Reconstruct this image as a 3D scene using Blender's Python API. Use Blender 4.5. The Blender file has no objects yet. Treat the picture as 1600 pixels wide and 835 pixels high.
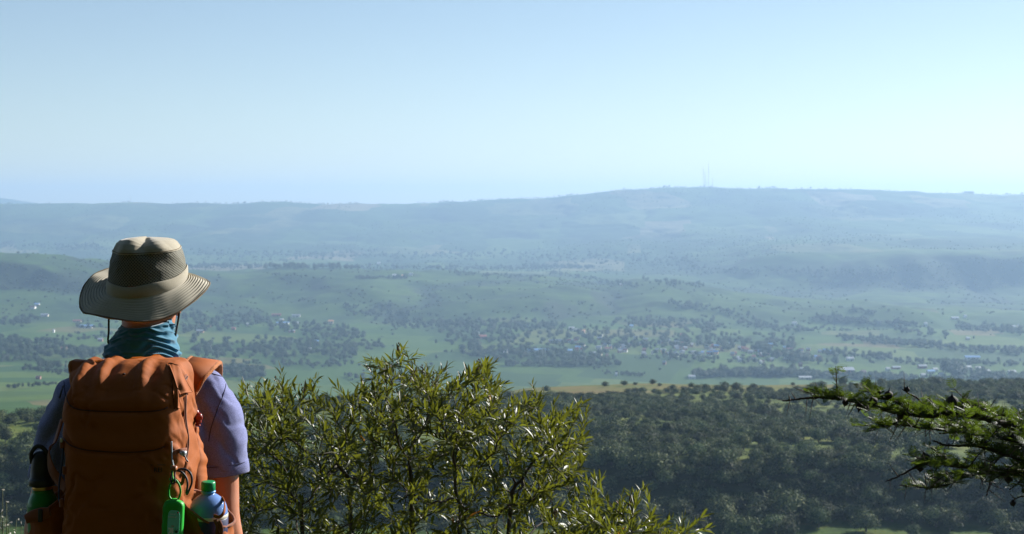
import bpy, bmesh, math, random
import numpy as np
from mathutils import Vector, Matrix, Quaternion
random.seed(7); rng = np.random.default_rng(7)
S = bpy.context.scene
C = S.collection
R = math.radians
# ------------------------------------------------------------------ camera
F = 2462.0            # focal length in pixels of the 1600 px wide photograph
YH = 330.0            # level line (eye height) in the photograph
cam_d = bpy.data.cameras.new('camera'); cam = bpy.data.objects.new('camera', cam_d); C.objects.link(cam)
cam.location = (0, 0, 0); cam.rotation_euler = (R(90), 0, 0)
cam_d.sensor_width = 36.0; cam_d.lens = 36.0 * F / 1600.0
cam_d.shift_y = -(417.5 - YH) / 1600.0
cam_d.clip_start = 0.05; cam_d.clip_end = 90000
cam_d.dof.use_dof = True; cam_d.dof.focus_distance = 4.0; cam_d.dof.aperture_fstop = 15.0
S.camera = cam
# ------------------------------------------------------------------ light
SUN_EL, SUN_AZ = R(26.5), R(48)          # azimuth to the right of the viewing direction (+Y)
W = bpy.data.worlds.new('World'); S.world = W; W.use_nodes = True
wn = W.node_tree.nodes; wn.clear()
sky = wn.new('ShaderNodeTexSky'); sky.sky_type = 'NISHITA'; sky.sun_disc = False
sky.sun_elevation = SUN_EL; sky.sun_rotation = SUN_AZ
sky.altitude = 1800; sky.air_density = 1.0; sky.dust_density = 0.5; sky.ozone_density = 0.4
bg = wn.new('ShaderNodeBackground'); bg.inputs[1].default_value = 0.057
wo = wn.new('ShaderNodeOutputWorld')
W.node_tree.links.new(sky.outputs[0], bg.inputs[0]); W.node_tree.links.new(bg.outputs[0], wo.inputs[0])
sun_d = bpy.data.lights.new('sun', 'SUN'); sun_d.energy = 5.0; sun_d.angle = R(0.53); sun_d.color = (1.0, 0.96, 0.90)
sun = bpy.data.objects.new('sun', sun_d); C.objects.link(sun)
sdir = Vector((math.sin(SUN_AZ) * math.cos(SUN_EL), math.cos(SUN_AZ) * math.cos(SUN_EL), math.sin(SUN_EL)))
sun.rotation_euler = sdir.to_track_quat('Z', 'Y').to_euler(); sun.location = sdir * 50
vs = S.view_settings
vs.view_transform = 'Standard'; vs.look = 'None'; vs.exposure = 0.95; vs.gamma = 1.0; vs.use_curve_mapping = False
S.render.engine = 'CYCLES'
S.cycles.use_denoising = True
S.cycles.max_bounces = 6; S.cycles.transparent_max_bounces = 8; S.cycles.volume_bounces = 0
S.cycles.diffuse_bounces = 3; S.cycles.glossy_bounces = 3; S.cycles.transmission_bounces = 5
S.cycles.caustics_reflective = False; S.cycles.caustics_refractive = False

# ------------------------------------------------------------------ helpers
def P(px, py, d):
    """point seen at pixel (px, py) of the photograph, d metres ahead"""
    return np.array(((px - 800.0) * d / F, d, -(py - YH) * d / F))

def tag(o, label=None, cat=None, group=None, kind=None):
    if label: o['label'] = label
    if cat: o['category'] = cat
    if group: o['group'] = group
    if kind: o['kind'] = kind
    return o

def empty(name, loc=(0, 0, 0), parent=None):
    o = bpy.data.objects.new(name, None); C.objects.link(o); o.location = loc
    o.empty_display_size = 0.1
    if parent: o.parent = parent
    return o

def make_mesh(name, V, Fa, mats=None, smooth=True, fmat=None):
    me = bpy.data.meshes.new(name)
    V = np.asarray(V, dtype=np.float32).reshape(-1, 3)
    if isinstance(Fa, np.ndarray):
        k = Fa.shape[1]; n = len(Fa)
        me.vertices.add(len(V)); me.vertices.foreach_set('co', V.ravel())
        me.loops.add(n * k); me.loops.foreach_set('vertex_index', Fa.astype(np.int32).ravel())
        me.polygons.add(n); me.polygons.foreach_set('loop_start', np.arange(0, n * k, k, dtype=np.int32))
        me.update(calc_edges=True)
    else:
        me.from_pydata(V.tolist(), [], Fa); me.update()
    if mats is not None:
        for m in (mats if isinstance(mats, (list, tuple)) else [mats]): me.materials.append(m)
    if fmat is not None: me.polygons.foreach_set('material_index', np.asarray(fmat, dtype=np.int32))
    me.polygons.foreach_set('use_smooth', np.full(len(me.polygons), bool(smooth)))
    me.update()
    return me

def add(name, V, Fa, mats, parent=None, smooth=True, fmat=None, loc=None):
    me = V if isinstance(V, bpy.types.Mesh) else make_mesh(name, V, Fa, mats, smooth, fmat)
    o = bpy.data.objects.new(name, me); C.objects.link(o)
    if parent is not None: o.parent = parent
    if loc is not None: o.location = loc
    return o

class MB:
    """collects verts and faces for ONE part"""
    def __init__(s): s.V = []; s.F = []; s.M = []
    def put(s, V, Fa, m=0):
        b = len(s.V); s.V += [tuple(map(float, v)) for v in V]; s.F += [tuple(b + int(i) for i in f) for f in Fa]; s.M += [m] * len(Fa)
    def build(s, name, mats, parent=None, smooth=True):
        return add(name, np.array(s.V), s.F, mats, parent, smooth, s.M)

def grid_faces(nu, nv, wrap_u=False, wrap_v=False):
    """index faces of a (nv rows x nu columns) vertex grid"""
    f = []
    for j in range(nv if wrap_v else nv - 1):
        for i in range(nu if wrap_u else nu - 1):
            a = j * nu + i; b = j * nu + (i + 1) % nu
            c = ((j + 1) % nv) * nu + (i + 1) % nu; d = ((j + 1) % nv) * nu + i
            f.append((a, b, c, d))
    return f

def tube(pts, rad, n=8, caps=True, flat=None):
    """tube along a polyline; rad number or list; flat=(a,b) makes an elliptic/strap section"""
    pts = [Vector(p) for p in pts]; m = len(pts)
    rad = [rad] * m if np.isscalar(rad) else list(rad)
    V = []; up = None
    for i in range(m):
        t = (pts[min(i + 1, m - 1)] - pts[max(i - 1, 0)])
        if t.length < 1e-9: t = Vector((0, 0, 1))
        t.normalize()
        if up is None:
            up = Vector((0, 0, 1)) if abs(t.z) < 0.9 else Vector((1, 0, 0))
        side = t.cross(up)
        if side.length < 1e-6: side = t.orthogonal()
        side.normalize(); up = side.cross(t).normalized()
        for k in range(n):
            a = 2 * math.pi * k / n
            V.append(pts[i] + (side * math.cos(a) + up * math.sin(a)) * rad[i])
    Fa = []
    for i in range(m - 1):
        for k in range(n):
            Fa.append((i * n + k, i * n + (k + 1) % n, (i + 1) * n + (k + 1) % n, (i + 1) * n + k))
    if caps:
        Fa.append(tuple(range(n - 1, -1, -1))); Fa.append(tuple((m - 1) * n + k for k in range(n)))
    return V, Fa

def spline(pts, n):
    """Catmull-Rom through pts, n samples"""
    p = np.asarray(pts, float); m = len(p)
    q = np.vstack([2 * p[0] - p[1], p, 2 * p[-1] - p[-2]])
    out = []
    for t in np.linspace(0, m - 1 - 1e-9, n):
        i = int(t); u = t - i; a, b, c, d = q[i:i + 4]
        out.append(0.5 * (2 * b + (c - a) * u + (2 * a - 5 * b + 4 * c - d) * u * u + (3 * b - 3 * c + d - a) * u ** 3))
    return np.array(out)

def strap(pts, nrm, w, th, n=40):
    """webbing: ribbon of width w and thickness th along pts; nrm = outward normals at the points"""
    p = spline(pts, n); q = spline(nrm, n); V = []
    for i in range(n):
        t = p[min(i + 1, n - 1)] - p[max(i - 1, 0)]; t /= np.linalg.norm(t) + 1e-12
        nn = q[i] - t * np.dot(q[i], t); nn /= np.linalg.norm(nn) + 1e-12
        s = np.cross(t, nn)
        ww = w if np.isscalar(w) else np.interp(i / (n - 1), np.linspace(0, 1, len(w)), w)
        for a, b in ((-1, 0), (-.9, 1), (.9, 1), (1, 0), (.9, -1), (-.9, -1)):
            V.append(p[i] + s * a * ww / 2 + nn * b * th / 2)
    Fa = []
    for i in range(n - 1):
        for k in range(6):
            Fa.append((i * 6 + k, i * 6 + (k + 1) % 6, (i + 1) * 6 + (k + 1) % 6, (i + 1) * 6 + k))
    Fa.append(tuple(range(5, -1, -1))); Fa.append(tuple((n - 1) * 6 + k for k in range(6)))
    return V, Fa

def lathe(prof, n=32):
    """prof: list of (r, z) bottom to top"""
    V = []; Fa = []
    for r, z in prof:
        for k in range(n):
            a = 2 * math.pi * k / n; V.append((r * math.cos(a), r * math.sin(a), z))
    for i in range(len(prof) - 1):
        for k in range(n):
            Fa.append((i * n + k, i * n + (k + 1) % n, (i + 1) * n + (k + 1) % n, (i + 1) * n + k))
    Fa.append(tuple(range(n - 1, -1, -1))); Fa.append(tuple((len(prof) - 1) * n + k for k in range(n)))
    return V, Fa

def box(cx, cy, cz, sx, sy, sz, bev=0.0):
    if bev <= 0:
        V = [(cx + a * sx / 2, cy + b * sy / 2, cz + c * sz / 2) for c in (-1, 1) for b in (-1, 1) for a in (-1, 1)]
        return V, [(0, 2, 3, 1), (4, 5, 7, 6), (0, 1, 5, 4), (2, 6, 7, 3), (0, 4, 6, 2), (1, 3, 7, 5)]
    bm = bmesh.new(); bmesh.ops.create_cube(bm, size=1)
    bmesh.ops.scale(bm, vec=(sx, sy, sz), verts=bm.verts)
    bmesh.ops.bevel(bm, geom=list(bm.edges), offset=bev, segments=2, affect='EDGES', profile=0.6)
    bm.verts.ensure_lookup_table()
    V = [(v.co.x + cx, v.co.y + cy, v.co.z + cz) for v in bm.verts]; Fa = [tuple(v.index for v in f.verts) for f in bm.faces]
    bm.free(); return V, Fa

# value noise (numpy) --------------------------------------------------------
def _h(ix, iy, s):
    n = (ix.astype(np.int64) * 374761393 + iy.astype(np.int64) * 668265263 + s * 982451653) & 0x7fffffff
    n = ((n ^ (n >> 13)) * 1274126177) & 0x7fffffff
    n = (n ^ (n >> 16)) & 0xffff
    return n / 65535.0
def vnoise(x, y, s=0):
    x = np.asarray(x, float); y = np.asarray(y, float)
    ix = np.floor(x); iy = np.floor(y); fx = x - ix; fy = y - iy
    fx = fx * fx * fx * (fx * (fx * 6 - 15) + 10); fy = fy * fy * fy * (fy * (fy * 6 - 15) + 10)
    a = _h(ix, iy, s); b = _h(ix + 1, iy, s); c = _h(ix, iy + 1, s); d = _h(ix + 1, iy + 1, s)
    return (a * (1 - fx) + b * fx) * (1 - fy) + (c * (1 - fx) + d * fx) * fy * 1.0
def fbm(x, y, o=4, s=0):
    v = 0; a = 0.5; n = 0
    for k in range(o):
        v = v + a * vnoise(x * 2 ** k + 17.3 * k, y * 2 ** k - 9.1 * k, s + k); n += a; a *= 0.5
    return v / n
def sstep(a, b, x):
    t = np.clip((np.asarray(x, float) - a) / (b - a), 0, 1); return t * t * (3 - 2 * t)

# materials ------------------------------------------------------------------
class NT:
    def __init__(s, name):
        s.m = bpy.data.materials.new(name); s.m.use_nodes = True; s.t = s.m.node_tree; s.n = s.t.nodes; s.n.clear()
        s.out = s.n.new('ShaderNodeOutputMaterial')
    def node(s, typ, inp=None, **kw):
        n = s.n.new(typ)
        for k, v in kw.items(): setattr(n, k, v)
        for k, v in (inp or {}).items(): s.set(n.inputs[k], v)
        return n
    def set(s, sock, v):
        if isinstance(v, bpy.types.NodeSocket): s.t.links.new(v, sock)
        elif isinstance(v, (tuple, list)) and sock.type == 'RGBA' and len(v) == 3: sock.default_value = (*v, 1)
        else: sock.default_value = v
    def mix(s, f, a, b):
        n = s.n.new('ShaderNodeMix'); n.data_type = 'RGBA'
        s.set(n.inputs[0], f); s.set(n.inputs[6], a); s.set(n.inputs[7], b); return n.outputs[2]
    def math(s, op, a, b=0.0, c=None):
        n = s.n.new('ShaderNodeMath'); n.operation = op; s.set(n.inputs[0], a); s.set(n.inputs[1], b)
        if c is not None: s.set(n.inputs[2], c)
        return n.outputs[0]
    def noise(s, vec, scale, detail=4, rough=0.55):
        n = s.node('ShaderNodeTexNoise', {'Scale': scale, 'Detail': detail, 'Roughness': rough})
        if vec is not None: s.t.links.new(vec, n.inputs['Vector'])
        return n.outputs['Fac']
    def ramp(s, f, stops, interp='LINEAR'):
        n = s.n.new('ShaderNodeValToRGB'); cr = n.color_ramp; cr.interpolation = interp
        while len(cr.elements) < len(stops): cr.elements.new(0.5)
        for e, (p, c) in zip(cr.elements, stops): e.position = p; e.color = (*c, 1) if len(c) == 3 else c
        s.set(n.inputs[0], f); return n.outputs[0]
    def step(s, f, a, b):
        n = s.n.new('ShaderNodeMapRange'); n.interpolation_type = 'SMOOTHSTEP'
        s.set(n.inputs[0], f); n.inputs[1].default_value = a; n.inputs[2].default_value = b; return n.outputs[0]
    def bump(s, h, strength=0.3, dist=0.01):
        n = s.node('ShaderNodeBump', {'Strength': strength, 'Distance': dist, 'Height': h}); return n.outputs[0]
    def princ(s, **kw):
        n = s.n.new('ShaderNodeBsdfPrincipled')
        for k, v in kw.items(): s.set(n.inputs[k.replace('_', ' ')], v)
        return n
    def done(s, shader, vol=None):
        if shader is not None: s.t.links.new(shader, s.out.inputs['Surface'])
        if vol is not None: s.t.links.new(vol, s.out.inputs['Volume'])
        return s.m

def mat_plain(name, col, rough=0.6, var=0.12, scale=40, bump=0.0, metal=0.0, spec=0.5, coat=0.0):
    t = NT(name); tc = t.node('ShaderNodeTexCoord').outputs['Object']
    n = t.noise(tc, scale, 5)
    c2 = tuple(max(0, c * (1 - var)) for c in col); c1 = tuple(min(1, c * (1 + var)) for c in col)
    p = t.princ(Base_Color=t.mix(n, c2, c1), Roughness=rough, Metallic=metal)
    p.inputs['Specular IOR Level'].default_value = spec; p.inputs['Coat Weight'].default_value = coat
    if bump: t.set(p.inputs['Normal'], t.bump(n, bump, 0.002))
    return t.done(p.outputs[0])

def mat_leaf(name, cols, trans=0.4, tcol=(0.25, 0.35, 0.05), rough=0.4, spec=0.5, scale=3.0, rnd=True, vary=0.5, hue=0.03):
    """leaf faces: diffuse + gloss + light shining through; colour varies from leaf to leaf"""
    t = NT(name); geo = t.node('ShaderNodeNewGeometry')
    f = geo.outputs['Random Per Island'] if rnd else t.noise(geo.outputs['Position'], scale, 3)
    c = t.ramp(f, [(i / max(1, len(cols) - 1), k) for i, k in enumerate(cols)])
    oi = t.node('ShaderNodeObjectInfo')
    hv = t.node('ShaderNodeHueSaturation', {'Hue': t.math('MULTIPLY_ADD', t.math('FRACT', t.math('MULTIPLY', oi.outputs['Random'], 7.31)), hue, 0.5 - hue / 2), 'Saturation': 1.0, 'Value': t.math('MULTIPLY_ADD', oi.outputs['Random'], vary, 1 - vary / 2), 'Fac': 1.0, 'Color': c})
    p = t.princ(Base_Color=hv.outputs[0], Roughness=rough); p.inputs['Specular IOR Level'].default_value = spec
    tr = t.node('ShaderNodeBsdfTranslucent', {'Color': t.mix(0.6, hv.outputs[0], tcol)})
    mx = t.node('ShaderNodeMixShader', {0: trans}); t.t.links.new(p.outputs[0], mx.inputs[1]); t.t.links.new(tr.outputs[0], mx.inputs[2])
    return t.done(mx.outputs[0])
# ================================================================== TERRAIN
NEAR = [(-59, 62), (-30, 30), (-12, 9), (-5, 1.2), (-2, -1.2), (0, -1.72), (4, -1.88), (6, -2.35), (10, -3.7), (30, -11.5), (100, -29), (200, -47.5), (245, -52.6), (266, -52.8), (285, -44.8)]  # unseen hill added behind the camera to block sky light
VAL = [(1180, -160), (1500, -167)]
COLS = {
 -900: ([(330, -44.8), (350, -46.5)], [(1900, -150), (2300, -95), (2700, -55), (3500, -120), (4400, -140), (5600, -110), (7200, -45), (8800, 30), (11000, -60), (14000, 30), (18000, 260), (23000, 60)]),
 0: ([(330, -44.8), (350, -46.5)], [(2120, -153), (2440, -126), (2478, -112), (2512, -86), (2700, -71), (2900, -85), (3400, -130), (4200, -146), (5500, -120), (7000, -54), (8800, 40), (10500, -40), (14000, 20), (18000, 160), (23000, 60)]),
 60: ([(330, -44.8), (352, -46.7)], [(2130, -150), (2445, -126), (2482, -113), (2518, -86), (2700, -69), (2900, -85), (3400, -132), (4200, -146), (5500, -120), (7000, -54), (8800, 42), (10500, -40), (14000, 20), (18000, 90), (23000, 40)]),
 165: ([(330, -45), (365, -48.2)], [(2180, -153), (2490, -130), (2540, -116), (2580, -103), (2750, -87), (3000, -105), (3500, -135), (4200, -146), (5500, -120), (7000, -54), (8800, 43), (10500, -40), (23000, -60)]),
 300: ([(340, -46.3), (400, -51.4)], [(2250, -160), (2560, -144), (2760, -126), (2950, -118), (3150, -124), (3500, -134), (4200, -146), (5500, -118), (7000, -52), (8800, 45), (10500, -40), (23000, -60)]),
 500: ([(340, -47), (430, -52.5), (560, -92)], [(2320, -164), (2600, -147), (2800, -132), (3050, -122), (3250, -126), (3500, -134), (4200, -146), (5500, -118), (7000, -52), (8800, 42), (10500, -40), (23000, -60)]),
 640: ([(340, -47), (450, -53.2), (580, -95)], [(2330, -165), (2580, -150), (2800, -132), (3050, -123), (3250, -127), (3500, -135), (4200, -146), (5500, -118), (7000, -53), (8800, 38), (10500, -40), (23000, -60)]),
 800: ([(340, -47.4), (455, -53.4), (520, -58.0), (640, -105)], [(2330, -165), (2620, -146), (2820, -130), (3050, -124), (3250, -128), (3500, -136), (4200, -146), (5500, -115), (7000, -45), (8800, 66), (10500, -30), (23000, -60)]),
 1000: ([(340, -47.4), (470, -53.8), (537, -58.8), (660, -110)], [(2350, -167), (2650, -150), (2950, -137), (3300, -150), (3900, -150), (4300, -132), (5500, -78), (7000, 5), (8300, 118), (9500, 40), (23000, -60)]),
 1100: ([(340, -47.4), (470, -53.8), (537, -58.8), (660, -110)], [(2380, -168), (2650, -158), (2930, -146), (3250, -160), (3700, -152), (4150, -118), (5500, -66), (7000, 30), (8200, 128), (9500, 40), (23000, -60)]),
 1200: ([(340, -47.4), (470, -53.8), (537, -58.8), (660, -110)], [(2400, -170), (2650, -166), (2850, -158), (3080, -171), (3400, -164), (3520, -154), (3740, -104), (3950, -98), (5500, -52), (7000, 50), (8000, 117), (9500, 40), (23000, -60)]),
 1400: ([(340, -47.4), (475, -54.6), (540, -59.6), (660, -110)], [(2350, -171), (2540, -162), (2720, -173), (3180, -172), (3330, -163), (3540, -94), (3800, -90), (5500, -44), (7000, 55), (8000, 103), (9500, 30), (23000, -60)]),
 1600: ([(340, -47.4), (475, -54.6), (540, -59.6), (660, -110)], [(2400, -172), (2700, -173), (3180, -172), (3300, -165), (3500, -90), (3800, -86), (5500, -44), (7000, 38), (8000, 79), (9500, 10), (23000, -60)]),
 2600: ([(340, -47.4), (475, -54.6), (540, -59.6), (660, -110)], [(2400, -172), (2700, -173), (3000, -170), (3300, -140), (3450, -95), (3700, -85), (5500, -35), (7000, 20), (8000, 50), (9500, 0), (23000, -60)]),
}
_T = np.linspace(math.log(75 - 59), math.log(75 + 13100), 1600)
def _pchip(xs, ys, x):
    xs = np.array(xs, float); ys = np.array(ys, float); h = np.diff(xs); d = np.diff(ys) / h
    m = np.zeros_like(xs); m[0] = d[0]; m[-1] = d[-1]
    for i in range(1, len(xs) - 1):
        if d[i - 1] * d[i] > 0:
            w1 = 2 * h[i] + h[i - 1]; w2 = h[i] + 2 * h[i - 1]; m[i] = (w1 + w2) / (w1 / d[i - 1] + w2 / d[i])
    i = np.clip(np.searchsorted(xs, x) - 1, 0, len(xs) - 2); t = (x - xs[i]) / h[i]
    return ((2*t**3 - 3*t**2 + 1) * ys[i] + (t**3 - 2*t**2 + t) * h[i] * m[i] + (-2*t**3 + 3*t**2) * ys[i+1] + (t**3 - t**2) * h[i] * m[i+1])
_ck = sorted(COLS); _ctab = []
for k in _ck:
    pl, far = COLS[k]; VAL = [(500, -66.5), (700, -87), (1000, -111.5), (1300, -134), (1600, -147)] if k < 200 else [(640, -90), (900, -117), (1250, -150), (1500, -163)] if k < 400 else [(1180, -160), (1500, -167)]; pl = pl[:2] if k < 400 else pl; far = [(a, b) if a <= 5000 else (5000 + (a - 5000) * .45, b * (5000 + (a - 5000) * .45) / a) for a, b in far]; cp = NEAR + pl + VAL + far
    _ctab.append(_pchip([math.log(75 + a) for a, b in cp], [b for a, b in cp], _T))
_ctab = np.array(_ctab)
_U = np.arange(-2600, 4300, 10.0)
_tab = np.array([np.interp(_U, _ck, _ctab[:, j]) for j in range(len(_T))])       # rows T, cols U
_ker = np.hanning(13); _ker /= _ker.sum()
_tab = np.apply_along_axis(lambda r: np.convolve(np.pad(r, 6, mode='edge'), _ker, 'valid'), 1, _tab)

def ground(x, y, fine=True):
    x = np.asarray(x, float); y = np.asarray(y, float)
    yy = np.clip(y, -58.9, 13099)
    if fine:      # spurs and bays: the scarps wander to and fro
        yy = np.clip(yy + (np.abs(2 * fbm(x / 420.0, y / 2600.0, 4, 83) - 1) - .22) * 230 * sstep(2050, 2450, yy) * (1 - sstep(3900, 4600, yy)), -58.9, 13099)
    u = 800 + F * x / np.maximum(yy + 12.0 * np.exp(-np.maximum(yy, 0) / 60.0) + 0, 8.0)
    u = np.clip(u, _U[0], _U[-1] - 1e-3)
    fi = (np.log(75 + yy) - _T[0]) / (_T[1] - _T[0]); i = np.clip(fi.astype(int), 0, len(_T) - 2); a = fi - i
    fj = (u - _U[0]) / 10.0; j = np.clip(fj.astype(int), 0, len(_U) - 2); b = fj - j
    z = (_tab[i, j] * (1 - b) + _tab[i, j + 1] * b) * (1 - a) + (_tab[i + 1, j] * (1 - b) + _tab[i + 1, j + 1] * b) * a
    if fine:
        z = z + (fbm(x / 3.0, y / 3.0, 3, 3) - 0.5) * 0.12 * sstep(7, 14, np.abs(yy) + np.abs(x))
        z = z + (fbm(x / 45.0, y / 45.0, 3, 5) - 0.5) * 2.6 * sstep(60, 150, yy) * (1 - 0.75 * sstep(900, 1300, yy) * (1 - sstep(1900, 2300, yy)))
        hill = sstep(2150, 2550, yy) * (1 - 0.5 * sstep(3300, 3600, yy)) + 0.5 * sstep(4500, 5500, yy)
        gul = 1 - np.abs(2 * fbm(x / 330.0, y / 520.0, 4, 11) - 1)
        z = z - (gul - 0.75) * 34 * hill * (1 - 0.6 * sstep(5800, 6300, yy))
        z = z + (fbm(x / 900.0, y / 1300.0, 4, 21) - 0.5) * 48 * sstep(4600, 5400, yy) * (1 - sstep(5800, 6400, yy))
        z = z + (fbm(x / 60.0, y / 90.0, 3, 31) - 0.5) * 5.0 * sstep(2200, 2600, yy)
        z = z + (fbm(x / 120.0, 0 * y, 3, 41) - 0.5) * 8 * sstep(5800, 6300, yy)
    return z

_ys = np.exp(np.linspace(math.log(160), math.log(8000), 1500)); _pu = np.arange(-60, 1661, 6.0)
_pg = ground((_pu[:, None] - 800) / F * _ys[None, :], np.broadcast_to(_ys, (len(_pu), len(_ys))))
def hit(px, py):
    """where the ray through a pixel of the photograph meets the terrain"""
    z = -(py - YH) / F * _ys; f = min(max((px - _pu[0]) / 6.0, 0), len(_pu) - 1.001); j = int(f); f -= j
    g = _pg[j] * (1 - f) + _pg[j + 1] * f; k = np.nonzero(g >= z)[0]
    i = k[0] if len(k) else len(_ys) - 1
    x = (px - 800) / F * _ys[i]
    return float(x), float(_ys[i]), float(ground(x, _ys[i]))

def build_terrain():
    rows = np.concatenate([np.linspace(-45, 12, 58), np.exp(np.linspace(math.log(24.6), math.log(212), 60))[1:] - 12 + 0,
                           np.linspace(200.5, 258, 25), np.linspace(259, 295, 50), np.exp(np.linspace(math.log(296), math.log(2200), 190)),
                           np.linspace(2210, 4000, 300), np.exp(np.linspace(math.log(4010), math.log(7000), 220)), np.exp(np.linspace(math.log(7050), math.log(13050), 40))])
    us = np.concatenate([np.linspace(-1500, -60, 40), np.linspace(-40, 1640, 500), np.linspace(1660, 3100, 40)])
    X = (us[None, :] - 800) / F * (rows[:, None] * 1.0 + 40 * np.exp(-np.maximum(rows[:, None], 0) / 40.0) + np.maximum(0, -rows[:, None])); Y = np.broadcast_to(rows[:, None], X.shape)
    Z = ground(X, Y)
    V = np.stack([X, Y, Z], -1).reshape(-1, 3)
    nu = len(us); nv = len(rows)
    a = (np.arange(nv - 1)[:, None] * nu + np.arange(nu - 1)[None, :]).ravel()
    Fa = np.stack([a, a + 1, a + 1 + nu, a + nu], 1)
    # ---- material
    t = NT('terrain'); pos = t.node('ShaderNodeNewGeometry').outputs['Position']
    at = lambda n: t.node('ShaderNodeAttribute', attribute_name=n).outputs['Fac']
    mp = lambda sx, sy, r=0.0: t.node('ShaderNodeMapping', {'Vector': pos, 'Scale': (sx, sy, 0), 'Rotation': (0, 0, r)}).outputs[0]
    # fields of the valley floor
    vor = t.node('ShaderNodeTexVoronoi', {'Vector': mp(1 / 95, 1 / 130, 0.25), 'Scale': 1.0, 'Randomness': 0.75}); vor.distance = 'CHEBYCHEV'
    sep = t.node('ShaderNodeSeparateColor', {0: vor.outputs['Color']})
    field = t.ramp(sep.outputs[0], [(0, (0.026, 0.068, 0.010)), (0.3, (0.046, 0.102, 0.012)), (0.62, (0.072, 0.138, 0.015)), (0.86, (0.118, 0.165, 0.030)), (0.97, (0.18, 0.145, 0.060))])
    n1 = t.noise(mp(1 / 40, 1 / 40), 1.0, 6, 0.65)
    field = t.mix(t.math('MULTIPLY', n1, 0.55), field, (0.030, 0.075, 0.016))
    scr = t.step(t.noise(mp(1 / 170, 1 / 240), 1.0, 8, 0.7), 0.50, 0.62)
    field = t.mix(t.math('MULTIPLY', scr, 0.45), field, (0.022, 0.052, 0.016))
    # hill pasture with dark bush patches in the gullies
    hn = t.noise(mp(1 / 140, 1 / 220), 1.0, 10, 0.72)
    hill = t.ramp(hn, [(0.30, (0.010, 0.028, 0.010)), (0.42, (0.024, 0.058, 0.014)), (0.55, (0.052, 0.102, 0.018)), (0.75, (0.085, 0.130, 0.028))])
    gull = at('gully')
    hill = t.mix(t.math('MULTIPLY', gull, 0.85), hill, (0.024, 0.048, 0.022))
    steep = t.step(t.node('ShaderNodeSeparateXYZ', {0: t.node('ShaderNodeNewGeometry').outputs['True Normal']}).outputs[2], 0.985, 0.93)  # steep faces painted darker, adding to the cliff shade
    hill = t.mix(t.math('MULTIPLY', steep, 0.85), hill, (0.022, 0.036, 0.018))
    # far slopes: patchwork of plots and woodlots
    vf = t.node('ShaderNodeTexVoronoi', {'Vector': mp(1 / 210, 1 / 420, 0.15), 'Scale': 1.0, 'Randomness': 0.9}); vf.distance = 'CHEBYCHEV'
    sf = t.node('ShaderNodeSeparateColor', {0: vf.outputs['Color']})
    far = t.ramp(sf.outputs[1], [(0, (0.030, 0.070, 0.018)), (0.4, (0.055, 0.110, 0.024)), (0.75, (0.095, 0.150, 0.040)), (0.93, (0.16, 0.165, 0.07)), (1.0, (0.22, 0.19, 0.11))])
    fn = t.step(t.noise(mp(1 / 420, 1 / 900), 1.0, 9, 0.7), 0.44, 0.60)
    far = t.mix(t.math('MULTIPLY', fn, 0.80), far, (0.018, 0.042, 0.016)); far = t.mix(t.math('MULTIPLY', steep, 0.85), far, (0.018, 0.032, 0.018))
    # scrubland soil and grass
    gn = t.noise(mp(1 / 14, 1 / 14), 1.0, 8, 0.68)
    scrub = t.ramp(gn, [(0.30, (0.042, 0.062, 0.020)), (0.5, (0.095, 0.130, 0.024)), (0.68, (0.175, 0.185, 0.040)), (0.85, (0.23, 0.20, 0.075))])
    grass = t.ramp(t.noise(mp(1 / 6, 1 / 6), 1.0, 9, 0.7), [(0.3, (0.018, 0.042, 0.006)), (0.5, (0.048, 0.092, 0.008)), (0.72, (0.115, 0.120, 0.016))])
    c = t.mix(at('hill'), field, hill); c = t.mix(at('farslope'), c, far); c = t.mix(at('scrub'), c, scrub); c = t.mix(at('grass'), c, grass)
    brush_shade = t.ramp(t.noise(mp(1 / 1.6, 1 / 1.6), 1.0, 9, 0.7), [(0.3, (0.018, 0.024, 0.010)), (0.55, (0.040, 0.050, 0.018)), (0.8, (0.085, 0.080, 0.035))])
    c = t.mix(at('slope'), c, brush_shade)  # dark colour cuts bounce light near the camera, stands in for bank shade
    tanf = t.noise(mp(1 / 60, 1 / 22), 1.0, 7, 0.7)
    tan = t.mix(t.step(tanf, 0.42, 0.6), (0.09, 0.115, 0.025), (0.20, 0.135, 0.055))
    c = t.mix(at('tan'), c, tan)
    c = t.mix(0.08, c, (0.004, 0.006, 0.004))
    bn = t.noise(pos, 0.35, 10, 0.7)
    p = t.princ(Base_Color=c, Roughness=0.95, Normal=t.bump(bn, 0.5, 0.6)); p.inputs['Specular IOR Level'].default_value = 0.1
    m = t.done(p.outputs[0])
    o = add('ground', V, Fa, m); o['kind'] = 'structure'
    x = V[:, 0]; y = V[:, 1]
    px = 800 + F * x / np.maximum(y, 5.0)
    edge = np.interp(px, [-200, 0, 200, 400, 600, 800, 1000, 1600], [340, 342, 362, 420, 445, 515, 530, 533])
    # tawny strip of dry grass on the rim of the plain
    rimw = np.interp(px, [200, 500, 900, 1200, 1320, 1420], [0, .2, .7, .75, .6, 0])
    att = {}
    nz = (fbm(x / 50, y / 50, 3, 60) - 0.5) * 60
    att['tan'] = sstep(edge - 66, edge - 46, y + nz * .2) * (1 - sstep(edge + 30, edge + 70, y)) * rimw
    att['scrub'] = sstep(267, 271, y + nz * 0.08) * (1 - sstep(edge + 20, edge + 70, y))
    att['grass'] = 1 - sstep(267, 271, y + nz * 0.08)
    att['slope'] = np.maximum(1 - sstep(180, 225, y + nz * .3), sstep(268, 271, y + nz * .06) * (1 - sstep(283, 289, y + nz * .1)) * .9)  # near slope, plus the bank whose shade is painted dark
    hl = np.interp(px, [-900, 0, 165, 300, 640, 1000, 1400, 1700], [1950, 2080, 2120, 2230, 2300, 2300, 2450, 2900])
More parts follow.
